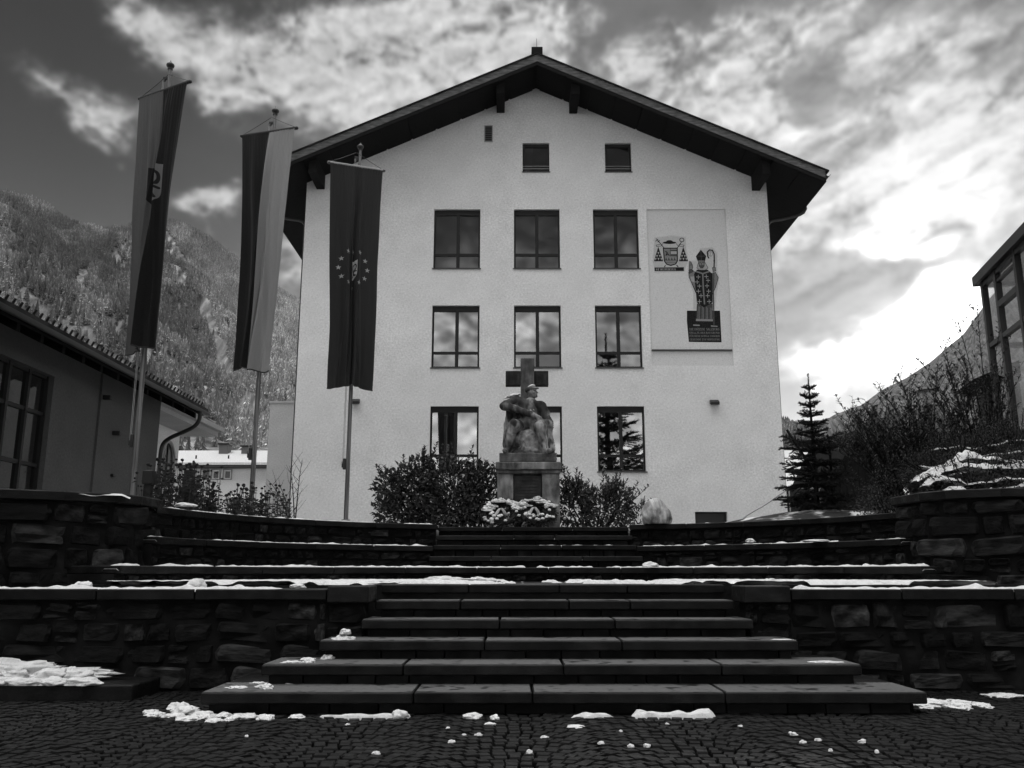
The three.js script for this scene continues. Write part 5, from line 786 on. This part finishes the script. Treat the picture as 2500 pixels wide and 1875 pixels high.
// ------------------------------------------------------------------ conifers
function spruce(name, label, base, Ht, spread, whorls, seed, k, opt = {}) {
  const t = thing(name, label, 'tree', base), r = rng(seed), wood = [], N = [];
  const needle = (p, d, l, w) => { const s = V().crossVectors(d, rdir(r)).normalize().multiplyScalar(w / 2), q = p.clone().addScaledVector(d, l); N.push(p.x - s.x, p.y - s.y, p.z - s.z, p.x + s.x, p.y + s.y, p.z + s.z, q.x, q.y, q.z); };
  const twig = (a, b, dens) => { const d = b.clone().sub(a), L = d.length(); d.normalize(); const n = Math.max(3, Math.round(L / k / 0.0085 * dens)); for (let i = 0; i < n; i++) { const p = a.clone().addScaledVector(d, L * i / n); for (let q = 0; q < 4; q++) { const dir = rdir(r); dir.addScaledVector(d, 0.8 - dir.dot(d)).normalize(); if (dir.y < -0.2) dir.y *= 0.4; needle(p, dir, (0.036 + 0.016 * r()) * k, 0.0105 * k); } } };
  const curve = (p0, d, L, n, lift) => { const pts = [p0.clone()], q = p0.clone(), dir = d.clone(); for (let i = 0; i < n; i++) { dir.y += lift(i / n) / n; dir.normalize(); q.addScaledVector(dir, L / n); pts.push(q.clone()); } return pts; };
  wood.push(limb(V(0, 0, 0), V(0, Ht * 0.96, 0), 0.022 * Ht, 0.003 * Ht, 9)); twig(V(0, Ht * 0.86, 0), V(0, Ht, 0), 1);
  for (let w = 0; w < whorls; w++) {
    const f = (w + 0.35) / whorls, y = Ht * (0.05 + 0.87 * Math.pow(f, 0.93)), prof = (opt.prof ? opt.prof(f) : Math.pow(1 - f, 0.8)), nb = Math.round(lerp(7, 5, f)), ph = r() * 6.28;
    for (let b = 0; b < nb; b++) {
      const a = ph + b / nb * 6.283 + (r() - 0.5) * 0.4, L = spread * prof * (0.72 + 0.45 * r()) + 0.02 * Ht, up = lerp(0.05, 0.9, f * f), d = V(Math.cos(a), up, Math.sin(a)).normalize();
      const pts = curve(V(0, y + (r() - 0.5) * 0.07 * Ht * (1 - f), 0), d, L, 6, (s) => lerp(-0.35, 0.5, s) * (1 - f));
      for (let i = 0; i < 6; i++) { wood.push(limb(pts[i], pts[i + 1], 0.006 * Ht * (1 - i / 7) * (1 - 0.6 * f), 0.006 * Ht * (1 - (i + 1) / 7) * (1 - 0.6 * f), 4)); twig(pts[i], pts[i + 1], i ? 1 : 0.4); }
      const nt = Math.max(2, Math.round(L / k / 0.075)); for (let i = 1; i <= nt; i++) for (const s of [-1, 1]) {
        const u = i / (nt + 0.6), e = Math.min(5.999, u * 6), p = pts[Math.floor(e)].clone().lerp(pts[Math.floor(e) + 1], e % 1), fw = pts[Math.floor(e) + 1].clone().sub(pts[Math.floor(e)]).normalize(), sd = V(-fw.z, 0, fw.x).normalize().multiplyScalar(s), tl = Math.min(0.3 * k, L * 0.55 * (1 - u) + 0.07 * k) * (0.7 + 0.6 * r());
        const td = fw.clone().multiplyScalar(0.75).add(sd).add(V(0, 0.25 - 0.75 * r(), 0)).normalize(), e2 = p.clone().addScaledVector(td, tl); wood.push(limb(p, e2, 0.0035 * k, 0.002 * k, 3)); twig(p, e2, 0.9);
      }
    }
  }
  const g = new THREE.BufferGeometry(); g.setAttribute('position', new THREE.Float32BufferAttribute(N, 3)); g.computeVertexNormals();
  part('trunk', merge(wood), mat.bark, t); part('needles', g, mat.needle, t).userData.kind = 'stuff';
  return t;
}
solo('garden_mound', lump(44, 2.9, 0.55, 2.0, 4, 0.10, 1.2, -0.1), withT(0.6, 0.95, (() => { const t = T.patch.clone(); t.repeat.set(0.37, 0.37); return t; })(), T.rockB, 0.03), 'low earth mound under the young spruce', 'mound', null, 'structure', [6.5, 1.7, -18.2]);
{
  const s = spruce('young_spruce', 'young spruce propped with stakes beside the corner of the school', [6.2, 2.2, -18], 2.95, 0.88, 13, 501, 1, { prof: (f) => (f < 0.62 ? 0.95 - 0.55 * f : 0.62 * (1 - f) + 0.06) * (Math.abs(f - 0.6) < 0.04 ? 0.5 : 1) });
  for (const [x0, z0, x1, y1, z1] of [[-0.55, 0.25, 0.12, 1.15, 0.0], [-0.2, 0.35, 0.02, 1.1, 0.05], [0.5, 0.2, -0.55, 1.75, 0.1], [0.42, -0.3, 0.42, 1.65, -0.2]]) part('stake', limb(V(x0, -0.15, z0), V(x1, y1, z1), 0.032, 0.028, 8), mat.bark, s);
}
spruce('tall_spruce', 'tall spruce across the square, mirrored in the lower school windows', [7.8, 0, 10], 20.5, 4.4, 17, 511, 5.2);
spruce('tall_spruce', 'second tall spruce across the square, mirrored beside the first', [13.2, 0, 15], 18, 4.2, 15, 512, 5.2);

// ------------------------------------------------------------------ bare and leafy shrubs above the flank wall
function twigShrub(name, label, base, stems, o) {
  const t = thing(name, label, 'shrub', base), r = rng(o.seed), wood = [], L = [];
  for (const [x, z, tx, ty, tz] of stems) {
    const a = V(x, 0, z), b = V(tx, ty, tz), mid = a.clone().lerp(b, 0.5).add(V((a.x - b.x) * 0.22, ty * 0.16, 0)), cv = new THREE.QuadraticBezierCurve3(a, mid, b), n = 14; let prev = a;
    for (let i = 1; i <= n; i++) {
      const p = cv.getPoint(i / n); wood.push(limb(prev, p, lerp(0.014, 0.003, (i - 1) / n), lerp(0.014, 0.003, i / n), 4)); const d = p.clone().sub(prev).normalize();
      const leafy = i / n > o.from; if (leafy) for (let q = 0; q < o.leaves; q++) { const a2 = r() * 6.28, s = V(Math.cos(a2), 0.3, Math.sin(a2)); L.push({ p: prev.clone().lerp(p, r()), d: s.addScaledVector(d, 0.9), up: V(0, 1, 0.3), l: o.len * (0.6 + 0.7 * r()), w: o.len * 0.3 }); }
      if (i > 3 && i < n && r() < o.side) { const a2 = r() * 6.28, sd = V(Math.cos(a2), 0.7 + r(), Math.sin(a2) * 0.8).normalize(), l2 = (0.15 + 0.35 * r()) * o.sideLen, e = p.clone().addScaledVector(sd, l2 * 0.55), e2 = e.clone().addScaledVector(sd.clone().add(V((r() - 0.5) * 0.6, 0.2, 0)), l2 * 0.45); wood.push(limb(p, e, 0.005, 0.0035, 3), limb(e, e2, 0.0035, 0.002, 3)); const m = Math.round(o.twigLeaves * (0.4 + r())); for (let q = 0; q < m; q++) { const a3 = r() * 6.28; L.push({ p: p.clone().lerp(e2, 0.25 + 0.75 * r()), d: V(Math.cos(a3), 0.2, Math.sin(a3)).addScaledVector(sd, 0.6), up: V(0, 1, 0.2), l: o.len * (0.6 + 0.6 * r()), w: o.len * 0.32 }); } }
      prev = p;
    }
  }
  part('stems', merge(wood), mat.bark, t); if (L.length) part('leaves', leafGeo(L), mat.dry, t).userData.kind = 'stuff';
  return t;
}
const fan = (seed, n, w, h, lean, dep = 0.4) => { const r = rng(seed), a = []; for (let i = 0; i < n; i++) { const u = (i + 0.5) / n - 0.5; a.push([u * 0.35 + (r() - 0.5) * 0.1, (r() - 0.5) * dep, u * w + lean + (r() - 0.5) * 0.15, h * (0.62 + 0.42 * r()) * (1 - 0.25 * Math.abs(u)), (r() - 0.5) * dep * 2]); } return a; };
twigShrub('arching_shrub', 'arching small-leaved shrub reaching out towards the spruce', [6.0, 1.85, -13.4], [...fan(601, 34, 1.7, 1.7, -0.3), [0, 0, -0.95, 1.55, 0.1], [0, 0, -0.62, 1.75, 0.1], [0.1, 0, -1.1, 1.2, 0], [0.1, 0, 0.1, 2.0, 0.1]], { seed: 602, from: 0.3, leaves: 5, len: 0.078, side: 1, sideLen: 1.1, twigLeaves: 14 });
twigShrub('arching_shrub', 'tall sparse shrub rising before the street lamp', [6.55, 1.9, -13.7], [...fan(603, 28, 1.6, 2.1, -0.25), [0, 0, -0.45, 2.25, 0.1], [0.1, 0, -0.7, 2.0, 0], [0, 0, 0.25, 2.35, 0]], { seed: 604, from: 0.3, leaves: 5, len: 0.082, side: 1, sideLen: 1.1, twigLeaves: 13 });
twigShrub('arching_shrub', 'thin upright shrub climbing before the glazed wall', [7.5, 1.9, -13.9], [...fan(605, 24, 1.5, 2.6, -0.1), [0, 0, -0.6, 2.8, 0.1], [0.1, 0, -0.25, 3.2, 0.1], [0.1, 0, 0.15, 3.5, 0], [0, 0, 0.5, 3.1, 0], [0, 0, -0.85, 2.5, 0]], { seed: 606, from: 0.3, leaves: 5, len: 0.085, side: 0.9, sideLen: 1, twigLeaves: 12 });
bush('privet_shrub', 'dense dark fine-leaved shrub trailing over the upper tier', [5.75, 1.8, -13.2], [[0, 0.35, 0, 0.55, 0.45, 0.5], [0.5, 0.5, 0.1, 0.5, 0.5, 0.5], [-0.3, 0.15, 0.3, 0.5, 0.25, 0.4], [0.35, 0.75, 0, 0.35, 0.3, 0.35]], { seed: 611, n: 4800, len: 0.055, wid: 0.022, sprig: 0.01, sprigLen: 0.3, m: mat.dry, m2: mat.leaf });
bush('privet_shrub', 'thick dark shrub below the glazed building', [7.05, 1.9, -13.0], [[0, 0.5, 0, 0.7, 0.6, 0.5], [0.7, 0.6, 0, 0.6, 0.7, 0.5], [-0.5, 0.35, 0, 0.4, 0.4, 0.4]], { seed: 612, n: 4200, len: 0.06, wid: 0.025, sprig: 0.01, sprigLen: 0.35, m: mat.needle, m2: mat.leaf });
function stripGeo(path, L, y, wid, h, cover, seed) {
  const n = Math.ceil(L * 34), m = 8, pos = [], uv = [], idx = [];
  for (let i = 0; i <= n; i++) {
    const s = i / n * L, [x, d, ox, od] = path(s), c = sstep(-0.12, 0.12, noise(s * 0.75 + seed, 1.3, seed) + 0.6 * noise(s * 3.1, seed, 2) + cover) * sstep(-0.01, 0.1, s) * sstep(-0.01, 0.1, L - s), hh = h * (0.55 + 1.1 * Math.abs(fbm(s * 2.3, seed, 0.5, 4)) + 0.9 * Math.pow(Math.max(0, noise(s * 4.2, seed * 2, 7)), 2) * 3);
    const front = 0.02 + 0.03 * noise(s * 5, seed, 9), w = wid * (0.75 + 0.5 * noise(s * 1.7, 3, seed));
    for (let j = 0; j <= m; j++) { const t = j / m, prof = Math.pow(Math.sin(Math.PI * Math.min(1, 0.04 + t * 0.93)), 0.55), rr = front + w * t, q = c * prof * hh * (0.75 + 0.6 * noise(s * 9, t * 4, seed)) - (1 - c) * 0.03 - 0.008 + (j === 0 || j === m ? -0.02 : 0); pos.push(x - ox * rr, (typeof y === 'number' ? y : y(s)) + q, -(d - od * rr)); uv.push(s, t * wid); }
  }
  for (let i = 0; i < n; i++) for (let j = 0; j < m; j++) { const k = i * (m + 1) + j; idx.push(k, k + m + 1, k + 1, k + 1, k + m + 1, k + m + 2); }
  const g = new THREE.BufferGeometry(); g.setAttribute('position', new THREE.Float32BufferAttribute(pos, 3)); g.setAttribute('uv', new THREE.Float32BufferAttribute(uv, 2)); g.setIndex(idx); g.computeVertexNormals();
  return g;
}
const snowStrip = (label, ...a) => solo('snow_strip', stripGeo(...a), mat.snow, label, 'snow', 'snow lying along the wall caps', 'stuff');
function snowyJuniper(label, base, clumps, seed, pads) {
  const b = bush('juniper_shrub', label, base, clumps, { seed, n: 6500, len: 0.07, wid: 0.014, sprig: 0.014, sprigLen: 0.22, m: mat.needle, m2: mat.dry }), r = rng(seed + 1);
  pads.forEach(([x0, y0, d0, x1, y1, d1, h, cover, wid], i) => { const L = Math.hypot(x1 - x0, d1 - d0), G = [stripGeo((t) => [lerp(x0, x1, t / L), lerp(d0, d1, t / L) + 0.10 * noise(t * 1.7, seed, i), 0, -1], L, (t) => lerp(y0, y1, t / L) + 0.10 * noise(t * 1.3 + i * 5, seed, 3) + 0.05 * noise(t * 4 + i, seed, 8), wid, h, cover, seed + i * 1.7)]; part('snow_cover', G[0].translate(-base[0], -base[1], -base[2]), mat.snow, b); });
}
snowyJuniper('low spreading juniper laden with snow at the wall edge', [5.75, 1.93, -11.25], [[0.05, 0.16, 0.05, 0.7, 0.2, 0.4], [0.8, 0.22, 0.05, 0.7, 0.26, 0.42], [1.7, 0.26, 0.05, 0.75, 0.3, 0.42], [0.4, 0.38, -0.25, 0.7, 0.26, 0.35], [1.3, 0.46, -0.25, 0.8, 0.28, 0.35], [2.1, 0.5, -0.25, 0.6, 0.28, 0.35]], 621, [[5.15, 2.02, 10.95, 8.2, 2.12, 10.75, 0.06, 0.45, 0.3], [5.45, 2.12, 11.05, 8.2, 2.25, 10.9, 0.09, 0.12, 0.3], [5.3, 2.2, 11.2, 8.2, 2.38, 11.05, 0.10, 0.1, 0.34], [5.5, 2.34, 11.35, 8.2, 2.5, 11.2, 0.10, 0.15, 0.36], [5.7, 2.46, 11.5, 8.2, 2.62, 11.4, 0.09, 0.0, 0.34], [5.35, 2.3, 11.6, 8.2, 2.7, 11.6, 0.08, -0.1, 0.3]]);
snowyJuniper('upper juniper with scattered snow below the glazed building', [6.3, 2.05, -12.2], [[0, 0.55, 0, 0.45, 0.35, 0.35], [0.7, 0.6, 0, 0.6, 0.4, 0.4], [-0.5, 0.35, 0, 0.4, 0.3, 0.3]], 641, [[5.6, 2.55, 12.0, 7.6, 2.85, 11.9, 0.07, -0.12, 0.25], [5.9, 2.8, 12.2, 8.0, 2.95, 12.1, 0.07, -0.18, 0.22], [5.5, 2.35, 12.0, 6.6, 2.55, 11.9, 0.06, -0.1, 0.2]]);

// ------------------------------------------------------------------ planting and oddments on the terrace beside the banners
function dryFlowers(label, base, w, n, h, seed) {
  const t = thing('dried_flowers', label, 'plant', base), r = rng(seed), wood = [], L = [], heads = [];
  for (let i = 0; i < n; i++) {
    const x = (r() - 0.5) * w, z = (r() - 0.5) * 0.7, hh = h * (0.5 + 0.55 * r()), a = V(x, 0, z), b = V(x + (r() - 0.5) * 0.22, hh, z + (r() - 0.5) * 0.15), m = a.clone().lerp(b, 0.6).add(V((r() - 0.5) * 0.05, 0, 0)); wood.push(limb(a, m, 0.006, 0.005, 4), limb(m, b, 0.005, 0.003, 4));
    heads.push(new THREE.IcosahedronGeometry(0.018 + 0.014 * r(), 1).scale(1, 0.8, 1).translate(b.x, b.y, b.z)); if (r() < 0.6) { const q = m.clone().add(V((r() - 0.5) * 0.14, hh * 0.3, 0)); wood.push(limb(m, q, 0.004, 0.003, 3)); heads.push(new THREE.IcosahedronGeometry(0.016, 1).translate(q.x, q.y, q.z)); }
    for (let k = 0; k < 26; k++) { const a2 = r() * 6.28; L.push({ p: a.clone().lerp(b, 0.05 + 0.78 * Math.pow(r(), 1.4)), d: V(Math.cos(a2), -0.3 + 0.6 * r(), Math.sin(a2)), up: rdir(r), l: 0.05 + 0.06 * r(), w: 0.032 }); }
  }
  part('stalks', merge(wood), mat.dry, t); part('seed_heads', merge(heads), mat.needle, t).userData.kind = 'stuff'; part('leaves', leafGeo(L), mat.dry, t).userData.kind = 'stuff';
}
dryFlowers('tall dried flower stalks crowding the wall beside the first flagpole', [-5.0, 1.75, -13.3], 0.95, 95, 0.98, 701);
dryFlowers('shorter dried stalks thinning out towards the second flagpole', [-4.4, 1.75, -13.6], 0.8, 55, 0.66, 702);
dryFlowers('dried stalks standing just past the second flagpole', [-4.05, 1.75, -14.9], 0.55, 30, 0.75, 703);
twigShrub('bare_sapling', 'bare twiggy sapling against the corner of the school', [-4.0, 1.75, -16.2], [[0, 0, -0.28, 0.9, 0], [0.05, 0, -0.1, 1.25, 0], [0.05, 0, 0.12, 1.35, 0], [0.1, 0, -0.35, 0.7, 0.1], [0, 0, -0.5, 1.0, 0]], { seed: 705, from: 2, leaves: 0, len: 0.05, side: 0.7, sideLen: 0.8, twigLeaves: 0 });
{
  const p = thing('wooden_post', 'short dark wooden post with a hooded top beside the first flagpole', 'post', [-5.15, 1.79, -12.5]);
  part('post_shaft', uvm(rbx(-0.05, 0.05, 0, 0.5, -0.05, 0.05, 0.01), 1), mat.bark, p); part('post_head', uvm(rbx(-0.075, 0.075, 0.5, 0.70, -0.075, 0.075, 0.02), 1), mat.frame, p);
  const b = bush('domed_shrub', 'low domed bush capped with snow beside the second flagpole', [-4.5, 1.78, -14.5], [[0, 0.22, 0, 0.28, 0.26, 0.26]], { seed: 706, n: 900, len: 0.05, wid: 0.02, sprig: 0.004, sprigLen: 0.1, m: mat.needle, m2: mat.dry });
  part('snow_cover', lump(71, 0.22, 0.06, 0.2, 3, 0.25, 1.5, -0.1).rotateZ(-0.16).translate(0.03, 0.44, 0.02), mat.snow, b);
  solo('field_stone', lump(72, 0.09, 0.13, 0.09, 3, 0.3, 1.2, -0.6), mat.boulder, 'small pale stone at the foot of the second flagpole', 'stone', null, null, [-4.28, 1.79, -15.55]);
}

// ------------------------------------------------------------------ snow
const arcPath = ([c, r, a0, a1]) => [(s) => { const a = a0 + s / r; return [...arcPt(c, r, a), -Math.sin(a), -Math.cos(a)]; }, (a1 - a0) * r];
snowStrip('snow lying along the cap of the uppermost wall below the banners', ...arcPath(TIERS.topL), 1.868, 0.3, 0.035, 0.55, 1);
snowStrip('broken snow along the cap of the uppermost wall beside the boulder', ...arcPath(TIERS.topR), 1.868, 0.2, 0.022, -0.06, 2);
snowStrip('snow lying along the middle tier below the banners', ...arcPath(TIERS.midL), 1.488, 0.3, 0.034, 0.5, 3);
snowStrip('snow lying along the middle tier below the spruce', ...arcPath(TIERS.midR), 1.488, 0.26, 0.028, 0.4, 4);
snowStrip('snow lying along the long low bench tier', ...arcPath(TIERS.low), 1.145, 0.3, 0.042, 0.42, 5);
snowStrip('snow lying on the low front wall beside the snow heap', (s) => [-7.5 + s, 8.5, 0, -1], 5.35, 0.914, 0.4, 0.05, 0.6, 6);
snowStrip('snow lying on the low front wall below the junipers', (s) => [2.64 + s, 8.5, 0, -1], 4.9, 0.914, 0.4, 0.04, 0.6, 7);
snowStrip('thin snow on the cap of the flank wall below the first flagpole', (s) => { const t = s / 3.6; return [lerp(-7.5, -4.35, t), 8.86 + 1.22 * Math.pow(t, 1.6), 0.32, -0.95]; }, 3.6, 1.948, 0.4, 0.02, 0.4, 8);
for (const [d, y, k] of [[13.55, 1.31, 0], [14.22, 1.498, 1], [14.66, 1.666, 2], [15.08, 1.828, 3]]) snowStrip(['lowest', 'second', 'third', 'topmost'][k] + ' line of broken snow on the upper flight of steps', (s) => [SX0 + 0.05 + s, d, 0, -1], SX1 - SX0 - 0.1, y, 0.12, 0.018, [-0.35, -0.05, -0.12, -0.1][k], 20 + k);
{ // patches spread over the landing
  const nx = 260, nd = 90, pos = [], uv = [], idx = [], x0 = -4.3, x1 = 5.0, d0 = 9.28, d1 = 12.6;
  for (let j = 0; j <= nd; j++) for (let i = 0; i <= nx; i++) { const x = lerp(x0, x1, i / nx), d = lerp(d0, d1, j / nd), mid = Math.exp(-Math.pow((x - 0.5) / 1.7, 2)), f = fbm(x * 1.6 + 4, d * 2.4, 3, 5) + 0.12 - 0.30 * mid + 0.06 * (x < -1 ? 1 : 0); pos.push(x, 0.935 + clamp(f * 0.32, -0.02, 0.05) + 0.012 * fbm(x * 9, d * 9, 1, 2), -d); uv.push(x, d); }
  for (let j = 0; j < nd; j++) for (let i = 0; i < nx; i++) { const k = j * (nx + 1) + i; idx.push(k, k + 1, k + nx + 1, k + 1, k + nx + 2, k + nx + 1); }
  const g = new THREE.BufferGeometry(); g.setAttribute('position', new THREE.Float32BufferAttribute(pos, 3)); g.setAttribute('uv', new THREE.Float32BufferAttribute(uv, 2)); g.setIndex(idx); g.computeVertexNormals();
  solo('snow_patch', g, mat.snow, 'trodden patches of snow spread over the stone landing', 'snow', null, 'stuff');
}
let lumpSeed = 800;
function clump(label, x, y, d, rx, ry, rz, group = 'loose lumps of snow', amp = 0.34) { const o = solo('snow_clump', lump(lumpSeed += 3, rx, ry * 0.7, rz, rx > 0.2 ? 4 : 3, amp, rx > 0.2 ? 2.2 : 1.4, -0.3), mat.snow, label, 'snow', group, null, [x, y, -d]); o.rotation.y = (lumpSeed * 0.37) % 0.6 - 0.3; return o; }
snowStrip('thin broken ridge of snow below the bottom step, beneath the laurel bush', (s) => [-1.52 + s, 7.10, 0, 1], 0.72, 0.0, 0.11, 0.05, 0.35, 41); clump('pointed lump ending the thin snow ridge below the bottom step', -0.84, -0.01, 7.02, 0.07, 0.07, 0.05);
clump('small oval snow lump beside the thin ridge below the bottom step', -1.62, -0.01, 7.0, 0.065, 0.035, 0.045);
clump('pair-shaped snow lump below the bottom step near its middle', -0.3, -0.01, 6.98, 0.07, 0.05, 0.05); clump('tiny snow lump beside the pair-shaped one below the bottom step', -0.13, -0.01, 6.92, 0.035, 0.045, 0.04); clump('flat sliver of snow on the setts just before the bottom step', -0.16, -0.01, 6.72, 0.045, 0.022, 0.03);
snowStrip('long low ridge of snow below the middle of the bottom step', (s) => [0.16 + s, 7.11, 0, 1], 0.66, 0.0, 0.12, 0.055, 0.4, 43); snowStrip('thicker broken ridge of snow below the bottom step, beyond the low one', (s) => [0.86 + s, 7.12, 0, 1], 0.72, 0.0, 0.14, 0.075, 0.45, 46);
clump('flat snow flake lying before the low snow ridge', 0.46, -0.01, 6.62, 0.07, 0.02, 0.04);
function heap(name, label, list, rz = 0.06) { const h = thing(name, label, 'snow', [list[0][0], list[0][1], -list[0][2]], 0); for (const [x, y, d, a, b] of list) part('snow_lump', lump(lumpSeed += 3, a, b * 0.65, rz, 3, 0.36, 1.8, -0.25), mat.snow, h, [x - list[0][0], y - list[0][1], list[0][2] - d]); return h; }
heap('snow_heap', 'heap of snow lumps at the corner of the bottom step', [[-2.66, 7.45, 0.09, 0.07], [-2.52, 7.22, 0.1, 0.07], [-2.6, 7.32, 0.07, 0.08], [-2.36, 7.08, 0.09, 0.05], [-2.2, 7.06, 0.06, 0.045], [-2.02, 7.04, 0.1, 0.04], [-1.85, 6.98, 0.06, 0.045], [-2.42, 6.94, 0.08, 0.035], [-2.2, 6.88, 0.06, 0.03], [-2.74, 7.15, 0.07, 0.035], [-2.55, 7.04, 0.09, 0.04], [-2.84, 7.3, 0.05, 0.03], [-2.3, 6.98, 0.05, 0.05], [-2.1, 6.95, 0.04, 0.03]].map(([x, d, a, b]) => [x, -0.01, d, a, b]), 0.08);
heap('snow_scraps', 'loose snow scraps lying on the near end of the bottom step', [[-2.2, 0.154, 7.42, 0.09, 0.03], [-2.02, 0.154, 7.5, 0.07, 0.03], [-1.95, 0.154, 7.35, 0.05, 0.06], [-2.12, 0.154, 7.75, 0.08, 0.02], [-1.86, 0.154, 7.7, 0.05, 0.02]]);
heap('snow_scraps', 'loose snow scraps lying on the near end of the second step', [[-1.86, 0.314, 7.78, 0.09, 0.03], [-1.72, 0.314, 7.8, 0.05, 0.05], [-1.78, 0.314, 8.0, 0.07, 0.035], [-1.62, 0.314, 8.1, 0.06, 0.06]]);
heap('snow_heap', 'soft heap of snow beside the far end of the bottom step', [[3.5, 7.7, 0.13, 0.06], [3.72, 7.72, 0.12, 0.05], [3.62, 7.55, 0.1, 0.05], [3.36, 7.6, 0.07, 0.035], [3.84, 7.62, 0.08, 0.04]].map(([x, d, a, b]) => [x, -0.01, d, a, b]), 0.12);
heap('snow_heap', 'dim snow heap at the edge of the square under the juniper wall', [[4.35, 8.2, 0.16, 0.04], [4.55, 7.7, 0.17, 0.04]].map(([x, d, a, b]) => [x, -0.01, d, a, b]), 0.12);
clump('double snow lump on the end of the third step', -1.5, 0.474, 8.16, 0.11, 0.05, 0.07); clump('round snow ball topping the double lump on the third step', -1.49, 0.53, 8.16, 0.05, 0.05, 0.045);
clump('smear of snow on the far end of the third step', 2.4, 0.474, 8.16, 0.12, 0.016, 0.05); clump('smear of snow on the far end of the second step', 2.66, 0.314, 7.8, 0.14, 0.025, 0.07);
clump('large upright snowball standing on the low front wall cap', -3.05, 0.92, 8.75, 0.085, 0.10, 0.08, undefined, 0.25); clump('smaller snow lump on the low front wall cap by the flank wall', -4.15, 0.92, 8.75, 0.09, 0.07, 0.07); clump('flat snow lump on the low front wall cap near the end block', -2.08, 0.92, 8.8, 0.07, 0.05, 0.05);
clump('rounded snow heap on the far side of the landing', 2.85, 0.945, 9.9, 0.10, 0.06, 0.08); clump('snow heap before the bench tier on the landing by the stairs', -1.5, 0.945, 9.6, 0.26, 0.05, 0.16); clump('snow hump on the bench tier to the side of the upper steps', 1.95, 1.15, 12.7, 0.11, 0.075, 0.08); clump('low snow mound on the landing behind the end block', -0.85, 0.945, 11.6, 0.32, 0.08, 0.15); clump('twin of the low snow mound on the landing', -0.4, 0.945, 11.8, 0.22, 0.07, 0.12);
clump('snow lump on the middle tier beneath the spruce', 3.45, 1.5, 12.95, 0.07, 0.06, 0.05); clump('snow mat on the middle tier at the foot of the privet', 4.2, 1.49, 12.4, 0.2, 0.035, 0.12); clump('snow lump at the end of the uppermost wall beside the banners', -4.05, 1.87, 11.0, 0.12, 0.05, 0.08);
solo('kerb_bed', uvm(rbx(-7.5, -3.25, -0.06, 0.125, -8.6, -7.93, 0.02), 0.8), mat.slab[0], 'low dark kerbed strip under the shovelled snow heap', 'kerb', null, 'structure');
{ // heap shovelled against the low wall
  const h = thing('snow_heap', 'flat shovelled heap of snow against the low front wall', 'snow', [-4.55, 0.12, -8.3]), r = rng(33);
  part('heap_body', lump(901, 1.2, 0.15, 0.24, 6, 0.34, 3.4, -0.1).translate(-0.35, 0, 0), mat.snow, h);
  for (let i = 0; i < 16; i++) { const u = r(); part('snow_block', lump(910 + i, 0.06 + 0.1 * r(), 0.04 + 0.04 * r(), 0.08, 3, 0.35, 1.7, -0.3), mat.snow, h, [-1.0 + u * 1.8, 0.12 * (1 - u) + 0.01, 0.2 - 0.1 * r()]); }
  for (let i = 0; i < 8; i++) part('snow_block', lump(940 + i, 0.14 + 0.08 * r(), 0.05, 0.08, 3, 0.3, 1.5, -0.3), mat.snow, h, [-0.9 + i * 0.25, 0.0, 0.30 + 0.03 * r()]);
}
{ const r = rng(66), G = []; for (let i = 0; i < 22; i++) G.push(lump(990 + i, 0.012 + 0.016 * r(), 0.008 + 0.01 * r(), 0.012, 2, 0.3, 1.4, -0.3).translate(-1.9 + 4.2 * r(), 0, -5.5 - 1.2 * r())); solo('snow_scraps', mergeGeometries(G), mat.snow, 'tiny scraps of snow strewn over the paved setts', 'snow', null, 'stuff'); }

renderer.render(scene, camera);
